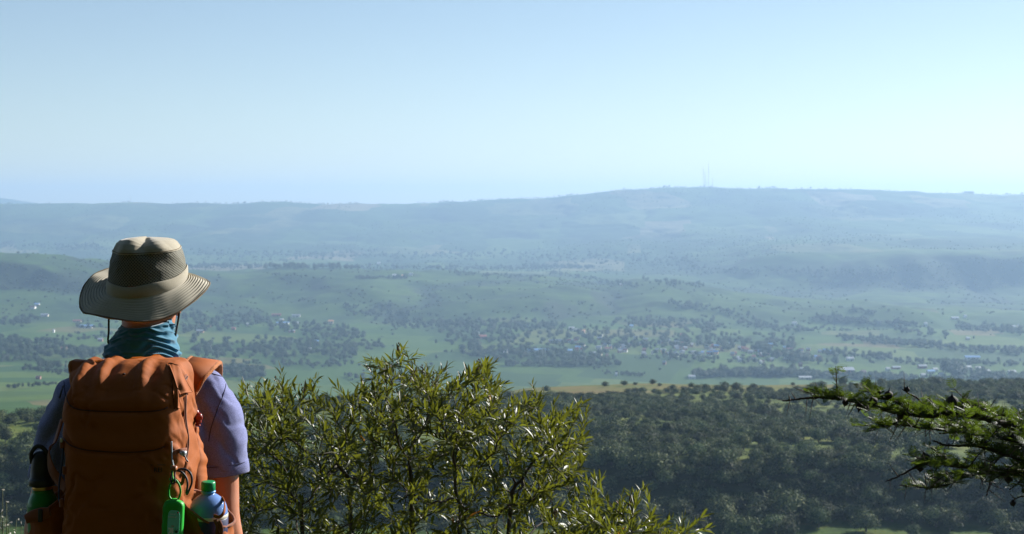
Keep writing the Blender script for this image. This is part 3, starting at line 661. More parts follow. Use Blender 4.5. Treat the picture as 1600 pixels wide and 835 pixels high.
for a in [
 (838, 551, 46, 'blue', 'white', 'very long blue-roofed shed at the town edge', None, 12, 'long_shed', 1.3, .02),
 (889, 551, 13, 'blue', 'cream', 'short blue-roofed shed right beside the very long blue shed', None, 11, 'long_shed', 1.2, .02),
 (893, 517, 11, 'white', 'white', 'white-roofed block at the grassy slope above the town, biggest of the row', None, 10, 'house', 1.4, .05),
 (902, 519, 8, 'white', 'cream', 'white-roofed house in the middle of the row above the town', None, 9, 'house', 1.3, .1),
 (911, 520, 7, 'orange', 'pink', 'orange-roofed house at the end of the white row above the town', None, 9, 'house', 1.3, -.2),
 (517, 506, 10, 'orange', 'cream', 'bright orange-roofed house in the trees below the gullied ridge', None, 9, 'house', 1.5, .05),
 (464, 508, 6, 'white', 'white', 'small white-roofed house below the gullied ridge', None, 8, 'house', 1.4, .1),
 (442, 507, 24, 'blue', 'white', 'long pale blue-roofed building below the gullied ridge', None, 10, 'long_shed', 1.2, .0),
 (463, 496, 16, 'grey', 'white', 'pair of grey-white roofs at the foot of the ridge', None, 9, 'house', 1.2, .05),
 (432, 495, 18, 'rust', 'brick', 'dull red-roofed house at the foot of the ridge', None, 9, 'house', 1.2, .05),
 (440, 502, 7, 'white', 'cream', 'little cream house above the long pale blue building', None, 8, 'house', 1.2, -.1),
 (314, 508, 8, 'rust', 'pink', 'red-roofed pink farmhouse among dark trees', None, 8, 'house', 1.2, .2),
 (326, 512, 9, 'brown', 'pink', 'brown-roofed pink farmhouse beside the red-roofed one', None, 8, 'house', 1.1, .0),
 (365, 516, 8, 'rust', 'brick', 'rust-roofed house by the farm track', None, 8, 'house', 1.1, .0),
 (387, 510, 5, 'white', 'cream', 'tiny cream house at the top of the farm track', None, 8, 'house', 1.3, .2),
 (313, 520, 14, 'grey', 'pink', 'wide grey-roofed building with pink walls on open grass', None, 9, 'house', 1.1, .05),
 (494, 537, 10, 'blue', 'white', 'pale blue-white roofed house standing in the dark woodlot', None, 9, 'house', 1.2, .1),
 (481, 548, 14, 'grey', 'white', 'long grey-white shed below the dark woodlot', None, 8, 'long_shed', 1.1, .1),
 (329, 545, 4, 'white', 'white', 'tiny white hut among the left trees', None, 6, 'house', 1.2, .1),
 (456, 520, 12, 'grey', 'brick', 'grey-roofed house beside a dark wall of trees', None, 9, 'house', 1.0, .0),
 (592, 414, 6, 'white', 'white', 'lone bright white house on the plain behind the ridge', None, 14, 'house', 2.2, .1),
 (475, 418, 5, 'white', 'white', 'small white house in front of the far dark tree line', None, 12, 'house', 1.8, .1),
 (616, 432, 8, 'white', 'white', 'white farm roof on the crest of the ridge', None, 9, 'house', 1.3, .1),
 (630, 434, 6, 'orange', 'white', 'small orange-white farmhouse on the crest of the ridge', None, 9, 'house', 1.4, .1),
 (642, 432, 7, 'grey', 'white', 'pale grey farm roof at the end of the crest farm', None, 9, 'house', 1.2, .1),
 (970, 447, 5, 'white', 'cream', 'small white house on the long falling spur', None, 10, 'house', 1.4, .1),
 (752, 530, 20, 'rust', 'brick', 'broad red-brown roofed building at the near end of town', None, 14, 'house', 1.6, .1),
 (745, 524, 10, 'grey', 'white', 'pale roofed house behind the broad red-brown building', None, 9, 'house', 1.2, .1),
 (58, 479, 9, 'blue', 'white', 'pale blue-roofed farmhouse under the cliffs', None, 9, 'house', 1.3, .1),
 (52, 483, 9, 'brown', 'white', 'brown-roofed white house beside the pale blue-roofed farmhouse', None, 9, 'house', 1.3, -.1),
 (70, 495, 14, 'grey', 'cream', 'grey-roofed farmhouse behind a hedge under the cliffs', None, 9, 'house', 1.2, .1),
 (121, 504, 16, 'rust', 'cream', 'long red-brown roofed house above the blue-grey barn', None, 9, 'house', 1.2, .05),
 (134, 513, 28, 'blue', 'white', 'long blue-grey barn near the edge of the hat', None, 11, 'long_shed', 1.2, .03),
 (100, 548, 11, 'rust', 'brick', 'red-roofed farmhouse hidden in dark trees', None, 9, 'house', 1.3, .1),
 (60, 593, 9, 'brown', 'brick', 'small dark shed alone on the bright green pasture', None, 5, 'shed', .8, .05),
 (84, 520, 3, 'white', 'white', 'tiny white hut on the left fields', None, 5, 'house', 1.2, .0),
 (157, 534, 9, 'grey', 'brick', 'grey-roofed house in the trees by the scarf', None, 8, 'house', 1.2, .1),
 (1081, 592, 13, 'white', 'white', 'long white-roofed shed in front of the rim trees', None, 8, 'long_shed', 1.0, .02),
 (1258, 593, 24, 'white', 'cream', 'very long white-roofed shed at the end of the rim trees', None, 8, 'long_shed', 1.0, .03),
 (1321, 583, 28, 'grey', 'brick', 'big grey tent-like roof standing on open grass', None, 18, 'hall', 1.7, .1),
 (1328, 564, 14, 'white', 'white', 'white-roofed house beside a round tree past the town', None, 9, 'house', 1.2, .0),
 (1254, 581, 9, 'white', 'cream', 'white-roofed cottage by the dark belt beside the tent-like roof', None, 7, 'house', 1.2, .1),
 (1349, 585, 9, 'brown', 'brick', 'brown hut just right of the tent-like roof', None, 7, 'house', 1.2, .2),
 (1387, 580, 7, 'white', 'white', 'small white house at the start of a low farm row', None, 7, 'house', 1.1, .1),
 (1400, 577, 16, 'grey', 'brick', 'long low grey-roofed building in the farm row', None, 8, 'house', 1.0, .05),
 (1441, 576, 16, 'grey', 'brick', 'grey-roofed house near the round dark tree', None, 8, 'house', 1.2, .1),
 (1461, 581, 9, 'white', 'white', 'white roofed house closest to the round dark tree', None, 8, 'house', 1.2, .1),
 (1454, 584, 14, 'blue', 'white', 'pale blue-roofed house in front of the round dark tree', None, 8, 'house', 1.2, .1),
 (1442, 590, 9, 'white', 'cream', 'white hut in front of the pale blue-roofed house', None, 7, 'house', 1.1, .1),
 (1470, 588, 9, 'white', 'white', 'white-roofed hut at the foot of the round dark tree', None, 7, 'house', 1.1, .1),
 (1512, 578, 12, 'white', 'white', 'white-roofed house at the start of the far right row', None, 8, 'house', 1.2, .1),
 (1528, 579, 10, 'white', 'cream', 'second white-roofed house of the far right row', None, 8, 'house', 1.2, .1),
 (1543, 583, 8, 'white', 'cream', 'third white-roofed house of the far right row', None, 8, 'house', 1.1, .1),
 (1581, 585, 14, 'white', 'white', 'wide white roof past the end of the far right row', None, 9, 'house', 1.2, .0),
 (1596, 596, 10, 'white', 'white', 'white hut by the dark trees under the thorn twig', None, 8, 'house', 1.2, .0),
 (1519, 562, 28, 'blue', 'white', 'long pale blue greenhouse roof along the dark field', None, 9, 'long_shed', 1.2, .0),
 (1241, 509, 9, 'white', 'white', 'bright white house on the grass above the town', None, 9, 'house', 1.6, .1),
 (1446, 511, 6, 'white', 'white', 'bright white house by the tree line below the escarpment', None, 9, 'house', 1.6, .1),
 (1492, 500, 14, 'white', 'cream', 'long white roof below the escarpment', None, 9, 'long_shed', 1.2, .0),
 (1508, 498, 5, 'white', 'white', 'small white house beside the long white roof', None, 9, 'house', 1.5, .0),
 (1584, 514, 6, 'white', 'white', 'white house below the talus of the escarpment', None, 9, 'house', 1.6, .0),
 (1591, 514, 3, 'white', 'white', 'tiny white hut next to the house below the talus', None, 7, 'house', 1.6, .0),
 (1407, 508, 5, 'white', 'cream', 'pale small house in a dark hedge below the escarpment', None, 8, 'house', 1.2, .0),
 (1512, 532, 7, 'white', 'cream', 'pale house by a dark round tree on the far right fields', None, 8, 'house', 1.2, .0),
 (986, 512, 8, 'blue', 'white', 'pale house at the upper edge of the town trees', None, 9, 'house', 1.3, .2),
 (963, 588, 5, 'white', 'white', 'white hut in the hedge on the rim of the plain', None, 6, 'house', 1.0, .0),
]: house(*a)
g_ = random.Random(31)
for i in range(150):   # the town
    px = g_.gauss(1010, 95) if i < 95 else g_.uniform(1150, 1300)
    px = min(max(px, 790), 1320); py = g_.gauss(545, 8) if i < 95 else g_.gauss(556, 6)
    if 800 < px < 900 and py > 540: py = 536
    roof = g_.choices(['white', 'grey', 'blue', 'rust', 'brown'], [5, 5, 2, 3, 2])[0]
    nm = {'white': 'white', 'grey': 'grey tin', 'blue': 'pale blue', 'rust': 'rust-red', 'brown': 'brown'}[roof]
    house(px, py, g_.uniform(4, 11), roof, g_.choice(['cream', 'pink', 'white', 'brick']), 'small house with a %s roof in the hazy valley town' % nm, '%s roofs of the town' % nm, hgt=1.25)
for i in range(14):
    house(g_.uniform(1000, 1105), 556 + g_.gauss(0, 1.5), g_.uniform(4, 9), 'white', 'white', 'bright white-roofed house in the front row of the town', 'front row of the town', hgt=1.3)

# ---- skyline: radio masts and a block building
M_steel = mat_plain('mast_steel', (.30, .22, .21), .5, .2, .1, metal=.4)
def skyline_point(u):
    ys = np.linspace(5400, 7100, 500); x = (u - 800) / F * ys; zz = ground(x, ys); i = int(np.argmax(zz / ys)); return x[i], ys[i], zz[i]
def mast(u, top, wid, label):
    x, y, z = skyline_point(u); h = (YH - top) * y / F - z
    e = empty('radio_mast', (x, y, z - 2)); tag(e, label, 'mast', 'radio masts on the skyline')
    c = [(wid * math.cos(a), wid * math.sin(a)) for a in (0.3, 2.39, 4.49)]
    for k in range(3):
        V, Fa = tube([(c[k][0], c[k][1], 0), (c[k][0] * .6, c[k][1] * .6, h)], wid * .22, 4); add('leg', np.array(V), Fa, M_steel, e, False)
    mb = MB(); n = int(h / (wid * 3))
    for j in range(n):
        a = 1 - .4 * j / n; b = 1 - .4 * (j + 1) / n
        for k in range(3):
            q = c[(k + 1) % 3]; V, Fa = tube([(c[k][0] * a, c[k][1] * a, h * j / n), (q[0] * b, q[1] * b, h * (j + 1) / n)], wid * .12, 3); mb.put(V, Fa)
    mb.build('bracing', M_steel, e, False)
    V, Fa = tube([(0, 0, h), (0, 0, h + 6)], wid * .15, 4); add('antenna', np.array(V), Fa, M_steel, e, False)
mast(1107, 256, 1.0, 'tallest thin radio mast on the skyline hill')
mast(1101.5, 268, 1.1, 'second tallest radio mast standing close to the tallest one')
mast(1099, 263, .9, 'faint thin radio mast beside the second tallest one')
mast(1113.5, 278, .8, 'short faint radio mast on the far side of the tallest one')
mast(1104, 283, .8, 'shortest radio mast between the two tall ones')
mast(204, 306, 1.0, 'lone small mast on the low skyline above the hat')
x, y, z = skyline_point(1514); e = empty('flat_roofed_building', (x, y, z - 1)); tag(e, 'flat-roofed block building standing alone on the skyline', 'building')
V, Fa = box(0, 0, 4, 36, 14, 9); add('wall', np.array(V), Fa, WALL['cream'], e, False)
V, Fa = box(0, 0, 8.9, 38, 16, .8); add('roof', np.array(V), Fa, ROOF['grey'], e, False)
for q in range(6): V, Fa = box(-14 + q * 5.6, -7.03, 5, 2.4, .1, 2.4); add('window', np.array(V), Fa, M_dark, e, False)
# ================================================================== THE HIKER
from mathutils.bvhtree import BVHTree
XC, YC = -0.944, 3.97                 # the hiker's axis
GZ = float(ground(XC, YC))            # ground under the hiker
def eval_mesh(o, name):
    bpy.context.view_layer.update(); dg = bpy.context.evaluated_depsgraph_get()
    me = bpy.data.meshes.new_from_object(o.evaluated_get(dg)); me.name = name
    bpy.data.objects.remove(o); return me
def remeshed(name, pieces, voxel, it=6, mat=None):
    mb = MB()
    for V, Fa in pieces: mb.put(V, Fa)
    o = add('tmp', np.array(mb.V), mb.F, mat)
    md = o.modifiers.new('r', 'REMESH'); md.mode = 'VOXEL'; md.voxel_size = voxel; md.use_smooth_shade = True
    sm = o.modifiers.new('s', 'SMOOTH'); sm.factor = 0.5; sm.iterations = it
    me = eval_mesh(o, name); me.materials.clear()
    if mat: me.materials.append(mat)
    me.polygons.foreach_set('use_smooth', np.full(len(me.polygons), True)); return me
def co_no(me):
    n = len(me.vertices); c = np.zeros(n * 3, np.float32); me.vertices.foreach_get('co', c); m = np.zeros(n * 3, np.float32); me.vertices.foreach_get('normal', m)
    return c.reshape(-1, 3).astype(float), m.reshape(-1, 3).astype(float)
def set_co(me, c): me.vertices.foreach_set('co', c.astype(np.float32).ravel()); me.update()
def bvh(me): return BVHTree.FromPolygons([v.co.copy() for v in me.vertices], [tuple(p.vertices) for p in me.polygons])
def shoot(tree, px, py, off=0.0):
    """point of a surface seen at a pixel of the photograph"""
    d = Vector(P(px, py, 1.0)).normalized(); h = tree.ray_cast(Vector((0, 0, 0)), d)
    if h[0] is None: return None
    return np.array(h[0]) - np.array(d) * off
def loft(rings, cap=True):
    n = len(rings[0]); V = np.concatenate(rings); Fa = grid_faces(n, len(rings), True)
    if cap: Fa = Fa + [tuple(range(n - 1, -1, -1)), tuple((len(rings) - 1) * n + k for k in range(n))]
    return V, Fa
def ring(cx, cy, z, a, b, n=32, e=2.0):
    t = np.linspace(0, 2 * math.pi, n, endpoint=False); c, s = np.cos(t), np.sin(t)
    return np.stack([cx + a * np.sign(c) * np.abs(c) ** (2 / e), cy + b * np.sign(s) * np.abs(s) ** (2 / e), np.full(n, z)], 1)
def interp_rows(rows, n):
    rows = np.array(rows, float); return spline(rows, n)
def ellipsoid(c, r, n=14, m=10):
    V = []; Fa = []
    for j in range(1, m):
        f = math.pi * j / m
        for i in range(n):
            a = 2 * math.pi * i / n; V.append((c[0] + r[0] * math.sin(f) * math.cos(a), c[1] + r[1] * math.sin(f) * math.sin(a), c[2] + r[2] * math.cos(f)))
    Fa = [(j * n + i, (j + 1) * n + i, (j + 1) * n + (i + 1) % n, j * n + (i + 1) % n) for j in range(m - 2) for i in range(n)]
    V += [(c[0], c[1], c[2] + r[2]), (c[0], c[1], c[2] - r[2])]; t = len(V) - 2; b = len(V) - 1
    Fa += [(t, i, (i + 1) % n) for i in range(n)] + [(b, (m - 2) * n + (i + 1) % n, (m - 2) * n + i) for i in range(n)]
    return V, Fa

# ---- materials
def fabric(name, col, weave=900, rough=0.85, var=0.15, bump=0.25, heather=0.0, sheen=0.3, dist=.0006):
    t = NT(name); tc = t.node('ShaderNodeTexCoord').outputs['Object']
    w1 = t.node('ShaderNodeTexWave', {'Vector': tc, 'Scale': weave / 6.28, 'Distortion': 0.6}, bands_direction='X').outputs['Fac']
    w2 = t.node('ShaderNodeTexWave', {'Vector': tc, 'Scale': weave / 6.28, 'Distortion': 0.6}, bands_direction='Z').outputs['Fac']
    wv = t.math('MULTIPLY', w1, w2); n = t.noise(tc, 14, 6, .6); n2 = t.noise(tc, 420, 3, .7)
    c = t.mix(n, tuple(x * (1 - var) for x in col), tuple(min(1, x * (1 + var)) for x in col))
    if heather: c = t.mix(t.math('MULTIPLY', t.step(n2, .38, .66), heather), c, tuple(min(1, x * 1.9 + .04) for x in col))
    h = t.math('ADD', t.math('MULTIPLY', wv, .5), n2)
    p = t.princ(Base_Color=c, Roughness=rough, Normal=t.bump(h, bump, dist)); p.inputs['Sheen Weight'].default_value = sheen; p.inputs['Specular IOR Level'].default_value = .25
    return t.done(p.outputs[0])
def skin_mat():
    t = NT('skin'); tc = t.node('ShaderNodeTexCoord').outputs['Object']; n = t.noise(tc, 60, 6, .6); n2 = t.noise(tc, 700, 3, .6)
    c = t.mix(n, (.48, .175, .090), (.58, .25, .14)); c = t.mix(t.math('MULTIPLY', t.step(n2, .55, .75), .25), c, (.36, .16, .10))
    p = t.princ(Base_Color=c, Roughness=.48, Normal=t.bump(n2, .15, .0006)); p.inputs['Subsurface Weight'].default_value = .12
    p.inputs['Subsurface Radius'].default_value = (.012, .005, .003); p.inputs['Subsurface Scale'].default_value = 1.0
    return t.done(p.outputs[0])
M_skin = skin_mat()
M_shirt = fabric('blue_shirt_jersey', (.135, .150, .32), 1500, .9, .12, .35, .55)
M_orange = fabric('orange_pack_nylon', (.31, .078, .008), 1100, .75, .10, .45, 0, .0)
M_orange2 = fabric('orange_strap_mesh', (.40, .12, .018), 420, .8, .1, .7, 0, .15, .0012)
M_brown = fabric('dark_orange_webbing', (.25, .065, .018), 800, .8, .12, .4)
M_teal = fabric('teal_gaiter_jersey', (.004, .165, .28), 1400, .8, .12, .25, .0, .4)
M_khaki = fabric('khaki_hat_cotton', (.36, .32, .235), 1300, .9, .1, .35, .15)
M_black = mat_plain('black_plastic', (.012, .013, .016), .42, .2, 40)
M_cord = mat_plain('dark_cord', (.03, .035, .05), .6, .5, 300, .3)
M_trous = fabric('grey_trousers', (.11, .10, .085), 900)
M_shoe = mat_plain('brown_boots', (.09, .06, .04), .7, .2, 30, .2)

person = empty('person', (0, 0, 0))
tag(person, 'hiker seen from behind in a wide-brimmed khaki hat, teal scarf and blue t-shirt', 'person')

def hand(w, s, dirn):
    """palm, four unequal fingers and a thumb, relaxed; w wrist, s side (+1 right), hanging with the palm towards the thigh"""
    w = np.array(w); out = []
    X = np.array((0, 1.0, 0)); D = np.array(dirn); D = D / np.linalg.norm(D); N = np.array((-s, 0, 0.0))
    out.append(tube([w - D * .02, w + D * .015, w + D * .05, w + D * .085], [.027, .030, .036, .030], 12))
    for k, (o, l) in enumerate(((.027, .072), (.009, .082), (-.010, .077), (-.028, .060))):
        b = w + D * .075 + X * o
        out.append(tube([b - D * .02, b + D * .01, b + D * l * .45 + N * .008, b + D * l * .78 + N * .024, b + D * l * .95 + N * .042], [.0095, .0095, .009, .0082, .0065], 8))
    b = w + D * .025 + X * .026
    out.append(tube([b - X * .012, b + X * .012 + D * .018 + N * .008, b + X * .022 + D * .045 + N * .016, b + X * .022 + D * .068 + N * .020], [.012, .0115, .0105, .008], 8))
    return out
def X(dx, dy, z): return (XC + dx, YC + dy, z)
pieces = []
# torso, neck, legs
pieces.append(loft([ring(XC, YC + c, z, a, b, 28, 2.4) for z, a, b, c in ((-1.05, .12, .10, 0), (-1.0, .16, .115, 0), (-.90, .165, .11, 0), (-.78, .145, .10, 0), (-.62, .165, .11, 0), (-.52, .175, .105, 0), (-.45, .15, .085, .005), (-.41, .09, .07, .01), (-.38, .066, .064, .015))]))
pieces.append(tube([X(.01, .012, -.45), X(.012, .015, -.36), X(.015, .025, -.30), X(.016, .035, -.24)], [.066, .062, .060, .062], 20))
for s in (-1, 1):
    pieces.append(tube([X(s * .09, 0, -.95), X(s * .10, .005, -1.15), X(s * .105, .012, -1.40), X(s * .108, -.01, -1.55), X(s * .11, -.015, -1.78), X(s * .11, -.015, GZ + .03)], [.088, .080, .056, .054, .038, .036], 16))
    pieces.append(tube([X(s * .11, -.05, GZ + .035), X(s * .113, .05, GZ + .035), X(s * .12, .14, GZ + .028), X(s * .122, .19, GZ + .022)], [.036, .040, .036, .022], 12))
ARM = {1: [(.165, 0, -.445, .058), (.195, 0, -.53, .052), (.208, 0, -.62, .0455), (.214, -.002, -.70, .0425), (.217, -.008, -.765, .042), (.222, .004, -.82, .043), (.228, .045, -.90, .039), (.232, .085, -.98, .031), (.233, .105, -1.025, .027)],
       -1: [(-.145, 0, -.455, .056), (-.178, 0, -.54, .052), (-.204, 0, -.63, .0455), (-.224, -.002, -.71, .0425), (-.236, -.008, -.775, .042), (-.243, .004, -.83, .043), (-.248, .045, -.91, .039), (-.250, .085, -.99, .031), (-.251, .105, -1.035, .027)]}
for s in (1, -1):
    A = spline(ARM[s], 40); pieces.append(tube([X(*a[:3]) for a in A], A[:, 3].tolist(), 18))
    pieces.append(ellipsoid(X(ARM[s][4][0] + s * .006, ARM[s][4][1] - .030, -.800), (.024, .022, .026)))      # elbow
    w = ARM[s][-1]; pieces += hand(X(*w[:3]), s, (0, .32, -.95))
# head: skull, jaw, nose, ears, brow, lips
HX, HY = XC + .017, YC + .035
pieces.append(loft([ring(HX, HY + c, z, a, b, 28, 2.2) for z, a, b, c in ((-.338, .022, .022, .072), (-.330, .040, .040, .058), (-.310, .055, .066, .038), (-.28, .064, .082, .020), (-.25, .070, .092, .010), (-.21, .075, .099, .005), (-.17, .076, .100, 0), (-.135, .067, .088, 0), (-.112, .045, .06, 0), (-.102, .015, .02, 0))]))
pieces.append(loft([ring(HX, HY + c, z, a, b, 12) for z, a, b, c in ((-.272, .012, .008, .098), (-.266, .019, .017, .104), (-.255, .014, .020, .104), (-.235, .009, .012, .100), (-.215, .008, .008, .096))]))
pieces.append(ellipsoid((HX, HY + .094, -.205), (.042, .012, .010))); pieces.append(ellipsoid((HX, HY + .090, -.293), (.024, .012, .007))); pieces.append(ellipsoid((HX, HY + .092, -.302), (.021, .011, .006)))
for s in (-1, 1):
    pieces.append(ellipsoid((HX + s * .078, HY + .0, -.235), (.010, .022, .034))); pieces.append(ellipsoid((HX + s * .082, HY - .010, -.228), (.008, .012, .024)))
body = add('body', remeshed('body', pieces, .0046, 5, M_skin), None, None, person)
for s in (-1, 1):
    V, Fa = ellipsoid((HX + s * .031, HY + .087, -.222), (.013, .010, .009)); e = add('eye', np.array(V), Fa, mat_plain('eye_white', (.75, .73, .70), .2), person)
    V, Fa = ellipsoid((HX + s * .031, HY + .0945, -.222), (.005, .0035, .005)); add('iris', np.array(V), Fa, mat_plain('eye_iris', (.06, .04, .03), .2), e)
V, Fa = loft([ring(HX, HY - .012 + c, z, a, b, 40, 2.2) for z, a, b, c in ((-.272, .060, .068, .004), (-.25, .070, .080, .006), (-.21, .0785, .090, .008), (-.17, .0795, .090, .012), (-.135, .0705, .082, .012), (-.110, .048, .063, .010), (-.0985, .015, .02, .012))])
V = np.array(V); V[:, 1] -= .004; k = V[:, 1] > HY + .055; V[k, 1] = HY + .055; V[:, :2] += (vnoise(V[:, 0] * 400, V[:, 2] * 300, 4)[:, None] - .5) * .003
add('hair', V, Fa, mat_plain('short_brown_hair', (.06, .035, .02), .8, .4, 400, .5), person)

# ---- shirt
tors = [(-1.03, .176, .128, 0), (-.96, .174, .126, 0), (-.84, .168, .122, 0), (-.72, .172, .124, 0), (-.62, .182, .128, -.002), (-.53, .190, .126, -.004), (-.475, .180, .112, -.004), (-.437, .150, .094, 0), (-.408, .112, .082, .006), (-.388, .090, .077, .010), (-.374, .083, .076, .012)]
pc = [loft([ring(XC + .008, YC + c, z, a, b, 40, 2.5) for z, a, b, c in interp_rows(tors, 40)])]
SLV = {1: [(.11, 0, -.455, .058), (.160, 0, -.458, .066), (.192, 0, -.51, .070), (.206, 0, -.575, .0705), (.213, 0, -.655, .0685)],
       -1: [(-.09, 0, -.465, .056), (-.140, 0, -.468, .063), (-.172, 0, -.52, .067), (-.190, 0, -.585, .068), (-.205, 0, -.672, .0665)]}
for s in (1, -1):
    A = spline(SLV[s], 24); pc.append(tube([X(*a[:3]) for a in A], A[:, 3].tolist(), 28))
me = remeshed('shirt', pc, .0058, 10, M_shirt)
c, n = co_no(me); x, y, z = c[:, 0] - XC, c[:, 1] - YC, c[:, 2]
side = sstep(.12, .19, np.abs(x))
f = (fbm(x * 16 + z * 7, z * 20 - y * 9, 3, 5) - .5) * .012 * (0.4 + .6 * side)
ax = np.abs(x); ph = (z + .55) * 60 + (ax - .17) * 75 * np.sign(-y + .02)              # drag folds running from the armpit up to the shoulder
f += .0055 * np.sin(ph + 4 * fbm(x * 9, z * 9 + y * 5, 2, 8)) * np.exp(-((ax - .165) / .06) ** 2) * sstep(-.70, -.60, z) * (1 - sstep(-.48, -.43, z))
f += .0022 * np.sin((z + .65) * 110 + x * 40 + 6 * fbm(x * 12, y * 12, 2, 3)) * sstep(.17, .2, ax) * (1 - sstep(-.66, -.60, z))
f += .0030 * np.sin(z * 95 + 6 * fbm(x * 6, z * 8, 2, 18)) * (1 - sstep(-.78, -.68, z))
cr = 1 - np.abs(2 * fbm(x * 11 + z * 8 + y * 5, z * 9 - x * 7, 3, 61) - 1); f -= .0030 * sstep(.72, .99, cr) * (.35 + .65 * side)      # sharp creases
set_co(me, c + n * f[:, None])
shirt = add('shirt', me, None, None, person); ST = bvh(me)
M_seam = mat_plain('shirt_seam', (.045, .048, .11), .9)
for s in (1, -1):                                                     # cuffs with a stitched hem
    a = SLV[s][-1]; b = SLV[s][-2]; p0 = np.array(X(*a[:3])); t = p0 - np.array(X(*b[:3])); t /= np.linalg.norm(t); r = a[3]
    s1 = np.cross(t, (0, 1, 0)); s1 /= np.linalg.norm(s1); s2 = np.cross(t, s1); R_ = []
    for q, rr in ((-.026, r - .003), (-.024, r - .0005), (-.010, r + .0006), (.004, r + .0002), (.0065, r - .001), (.006, r - .004), (-.01, r - .006), (-.024, r - .004)):
        th = np.linspace(0, 2 * math.pi, 56, endpoint=False); rip = rr + .0016 * np.sin(th * 3 + s) + .0008 * np.sin(th * 7)
        R_.append(p0 + t * (q + .006 * np.cos(th)[:, None] * 0) + s1 * (rip * np.cos(th))[:, None] + s2 * (rip * np.sin(th))[:, None])
    V, Fa = loft(R_, False); cf = add('cuff', V, Fa + [], M_shirt, person)
    pts = [p0 - t * .021 + s1 * (r + .0008) * math.cos(q) + s2 * (r + .0008) * math.sin(q) for q in np.linspace(0, 6.283, 60)]
    V, Fa = tube(pts, .0009, 5); add('stitching', np.array(V), Fa, M_seam, cf)
for pts in ([(350, 588), (353, 600), (348, 620), (338, 645), (330, 668), (326, 690)], [(100, 596), (101, 610), (104, 630), (107, 655), (108, 680)], [(322, 578), (332, 584), (350, 590), (362, 600)]):
    q = [shoot(ST, *p, off=.0006) for p in spline(np.array(pts, float), 26)]; q = [v for v in q if v is not None]
    if len(q) > 4: V, Fa = tube(spline(q, 50), .0013, 6); add('seam', np.array(V), Fa, M_seam, shirt)
# collar ring
V, Fa = loft([ring(XC + .008, YC + .012, z, a, b, 48, 2.3) for z, a, b in ((-.378, .088, .080), (-.370, .086, .079), (-.362, .082, .076), (-.361, .079, .073), (-.370, .078, .072))], False); add('collar', V, Fa, M_shirt, person)

# ---- teal neck gaiter: bunched cloth
rows = interp_rows([(-.281, .0625, .066, .018, .020), (-.290, .068, .071, .018, .019), (-.304, .0745, .076, .016, .017), (-.322, .082, .082, .013, .015), (-.340, .089, .087, .010, .013), (-.354, .0945, .091, .008, .012), (-.363, .095, .091, .008, .012), (-.369, .090, .087, .008, .012)], 90)
NG = 150; th = np.linspace(0, 2 * math.pi, NG, endpoint=False); Rg = []
for z, a, b, dx, dy in rows:
    rr = ring(XC + dx, YC + dy, z, a, b, NG)
    sl = .010 * np.sin(th + .6) + .012 * (fbm(np.cos(th) * 1.3 + 4, np.sin(th) * 1.3 + z * 8, 2, 2) - .5) * 2
    ph = (z + sl * 1.5) * 2 * math.pi / .021 + 9 * fbm(np.cos(th) * 1.5 + 9, np.sin(th) * 1.5 + z * 22, 3, 6)
    amp = .0125 * np.clip(fbm(np.cos(th) * 2 + 2, np.sin(th) * 2 + z * 40, 3, 7) - .25, 0, .5) * sstep(-.281, -.290, z)
    d = amp * (1 - np.abs(np.sin(ph / 2)) * 2)
    o = np.stack([np.cos(th), np.sin(th)], 1); rr[:, :2] += o * d[:, None]; rr[:, 2] += .012 * np.sin(th) * sstep(-.33, -.281, z) + .006 * np.cos(th) * sstep(-.33, -.281, z)
    Rg.append(rr)
top = Rg[0]; Rg = [np.concatenate([top[:, :2] * .0 + (top[:, :2] - top[:, :2].mean(0)) * .93 + top[:, :2].mean(0), top[:, 2:] - .006], 1), np.concatenate([(top[:, :2] - top[:, :2].mean(0)) * .95 + top[:, :2].mean(0), top[:, 2:] + .002], 1)] + Rg
V, Fa = loft(Rg, False); add('neck_gaiter', V, Fa, M_teal, person)

# ---- hat
def hat_mats():
    t = NT('hat_brim_cotton'); tc = t.node('ShaderNodeTexCoord').outputs['Object']; n = t.noise(tc, 30, 5); n2 = t.noise(tc, 900, 3, .6)
    p = t.princ(Base_Color=t.mix(n, (.40, .365, .285), (.50, .46, .365)), Roughness=.9, Normal=t.bump(n2, .3, .0005)); brim = t.done(p.outputs[0])
    t = NT('hat_mesh_panel'); uv = t.node('ShaderNodeAttribute', attribute_name='net').outputs['Vector']; sx = t.node('ShaderNodeSeparateXYZ', {0: uv})
    a = t.math('ADD', sx.outputs[0], sx.outputs[1]); b = t.math('SUBTRACT', sx.outputs[0], sx.outputs[1])
    la = t.math('ABSOLUTE', t.math('SUBTRACT', t.math('FRACT', a), .5)); lb = t.math('ABSOLUTE', t.math('SUBTRACT', t.math('FRACT', b), .5))
    net = t.step(t.math('MAXIMUM', la, lb), .26, .36)
    c = t.mix(net, (.030, .030, .024), (.20, .19, .135))
    p = t.princ(Base_Color=c, Roughness=.8, Normal=t.bump(net, .8, .0012)); return brim, t.done(p.outputs[0])
M_brim, M_net = hat_mats()
M_edge = mat_plain('hat_edge_binding', (.16, .12, .07), .85)
hat = empty('sun_hat', (0, 0, 0), person); hat['label'] = 'khaki sun hat with dark mesh crown and stitched floppy brim'
hx, hy, ha, hb = XC + .017, 4.005, .0955, .116
OUT = [(0, 329, 443), (20, 322, 437), (45, 300, 432), (70, 262, 424), (90, 222, 417), (112, 190, 416), (135, 166, 420.5), (152, 146, 429), (168, 131, 446), (182, 125, 463), (196, 124.5, 480), (210, 130, 489), (225, 147, 492), (243, 175, 497.5), (262, 205, 502.5), (280, 230, 503), (298, 255, 498.5), (315, 281, 487), (332, 304, 470), (347, 321, 455), (360, 329, 443)]
NA = 240; th = np.linspace(0, 2 * math.pi, NA, endpoint=False)
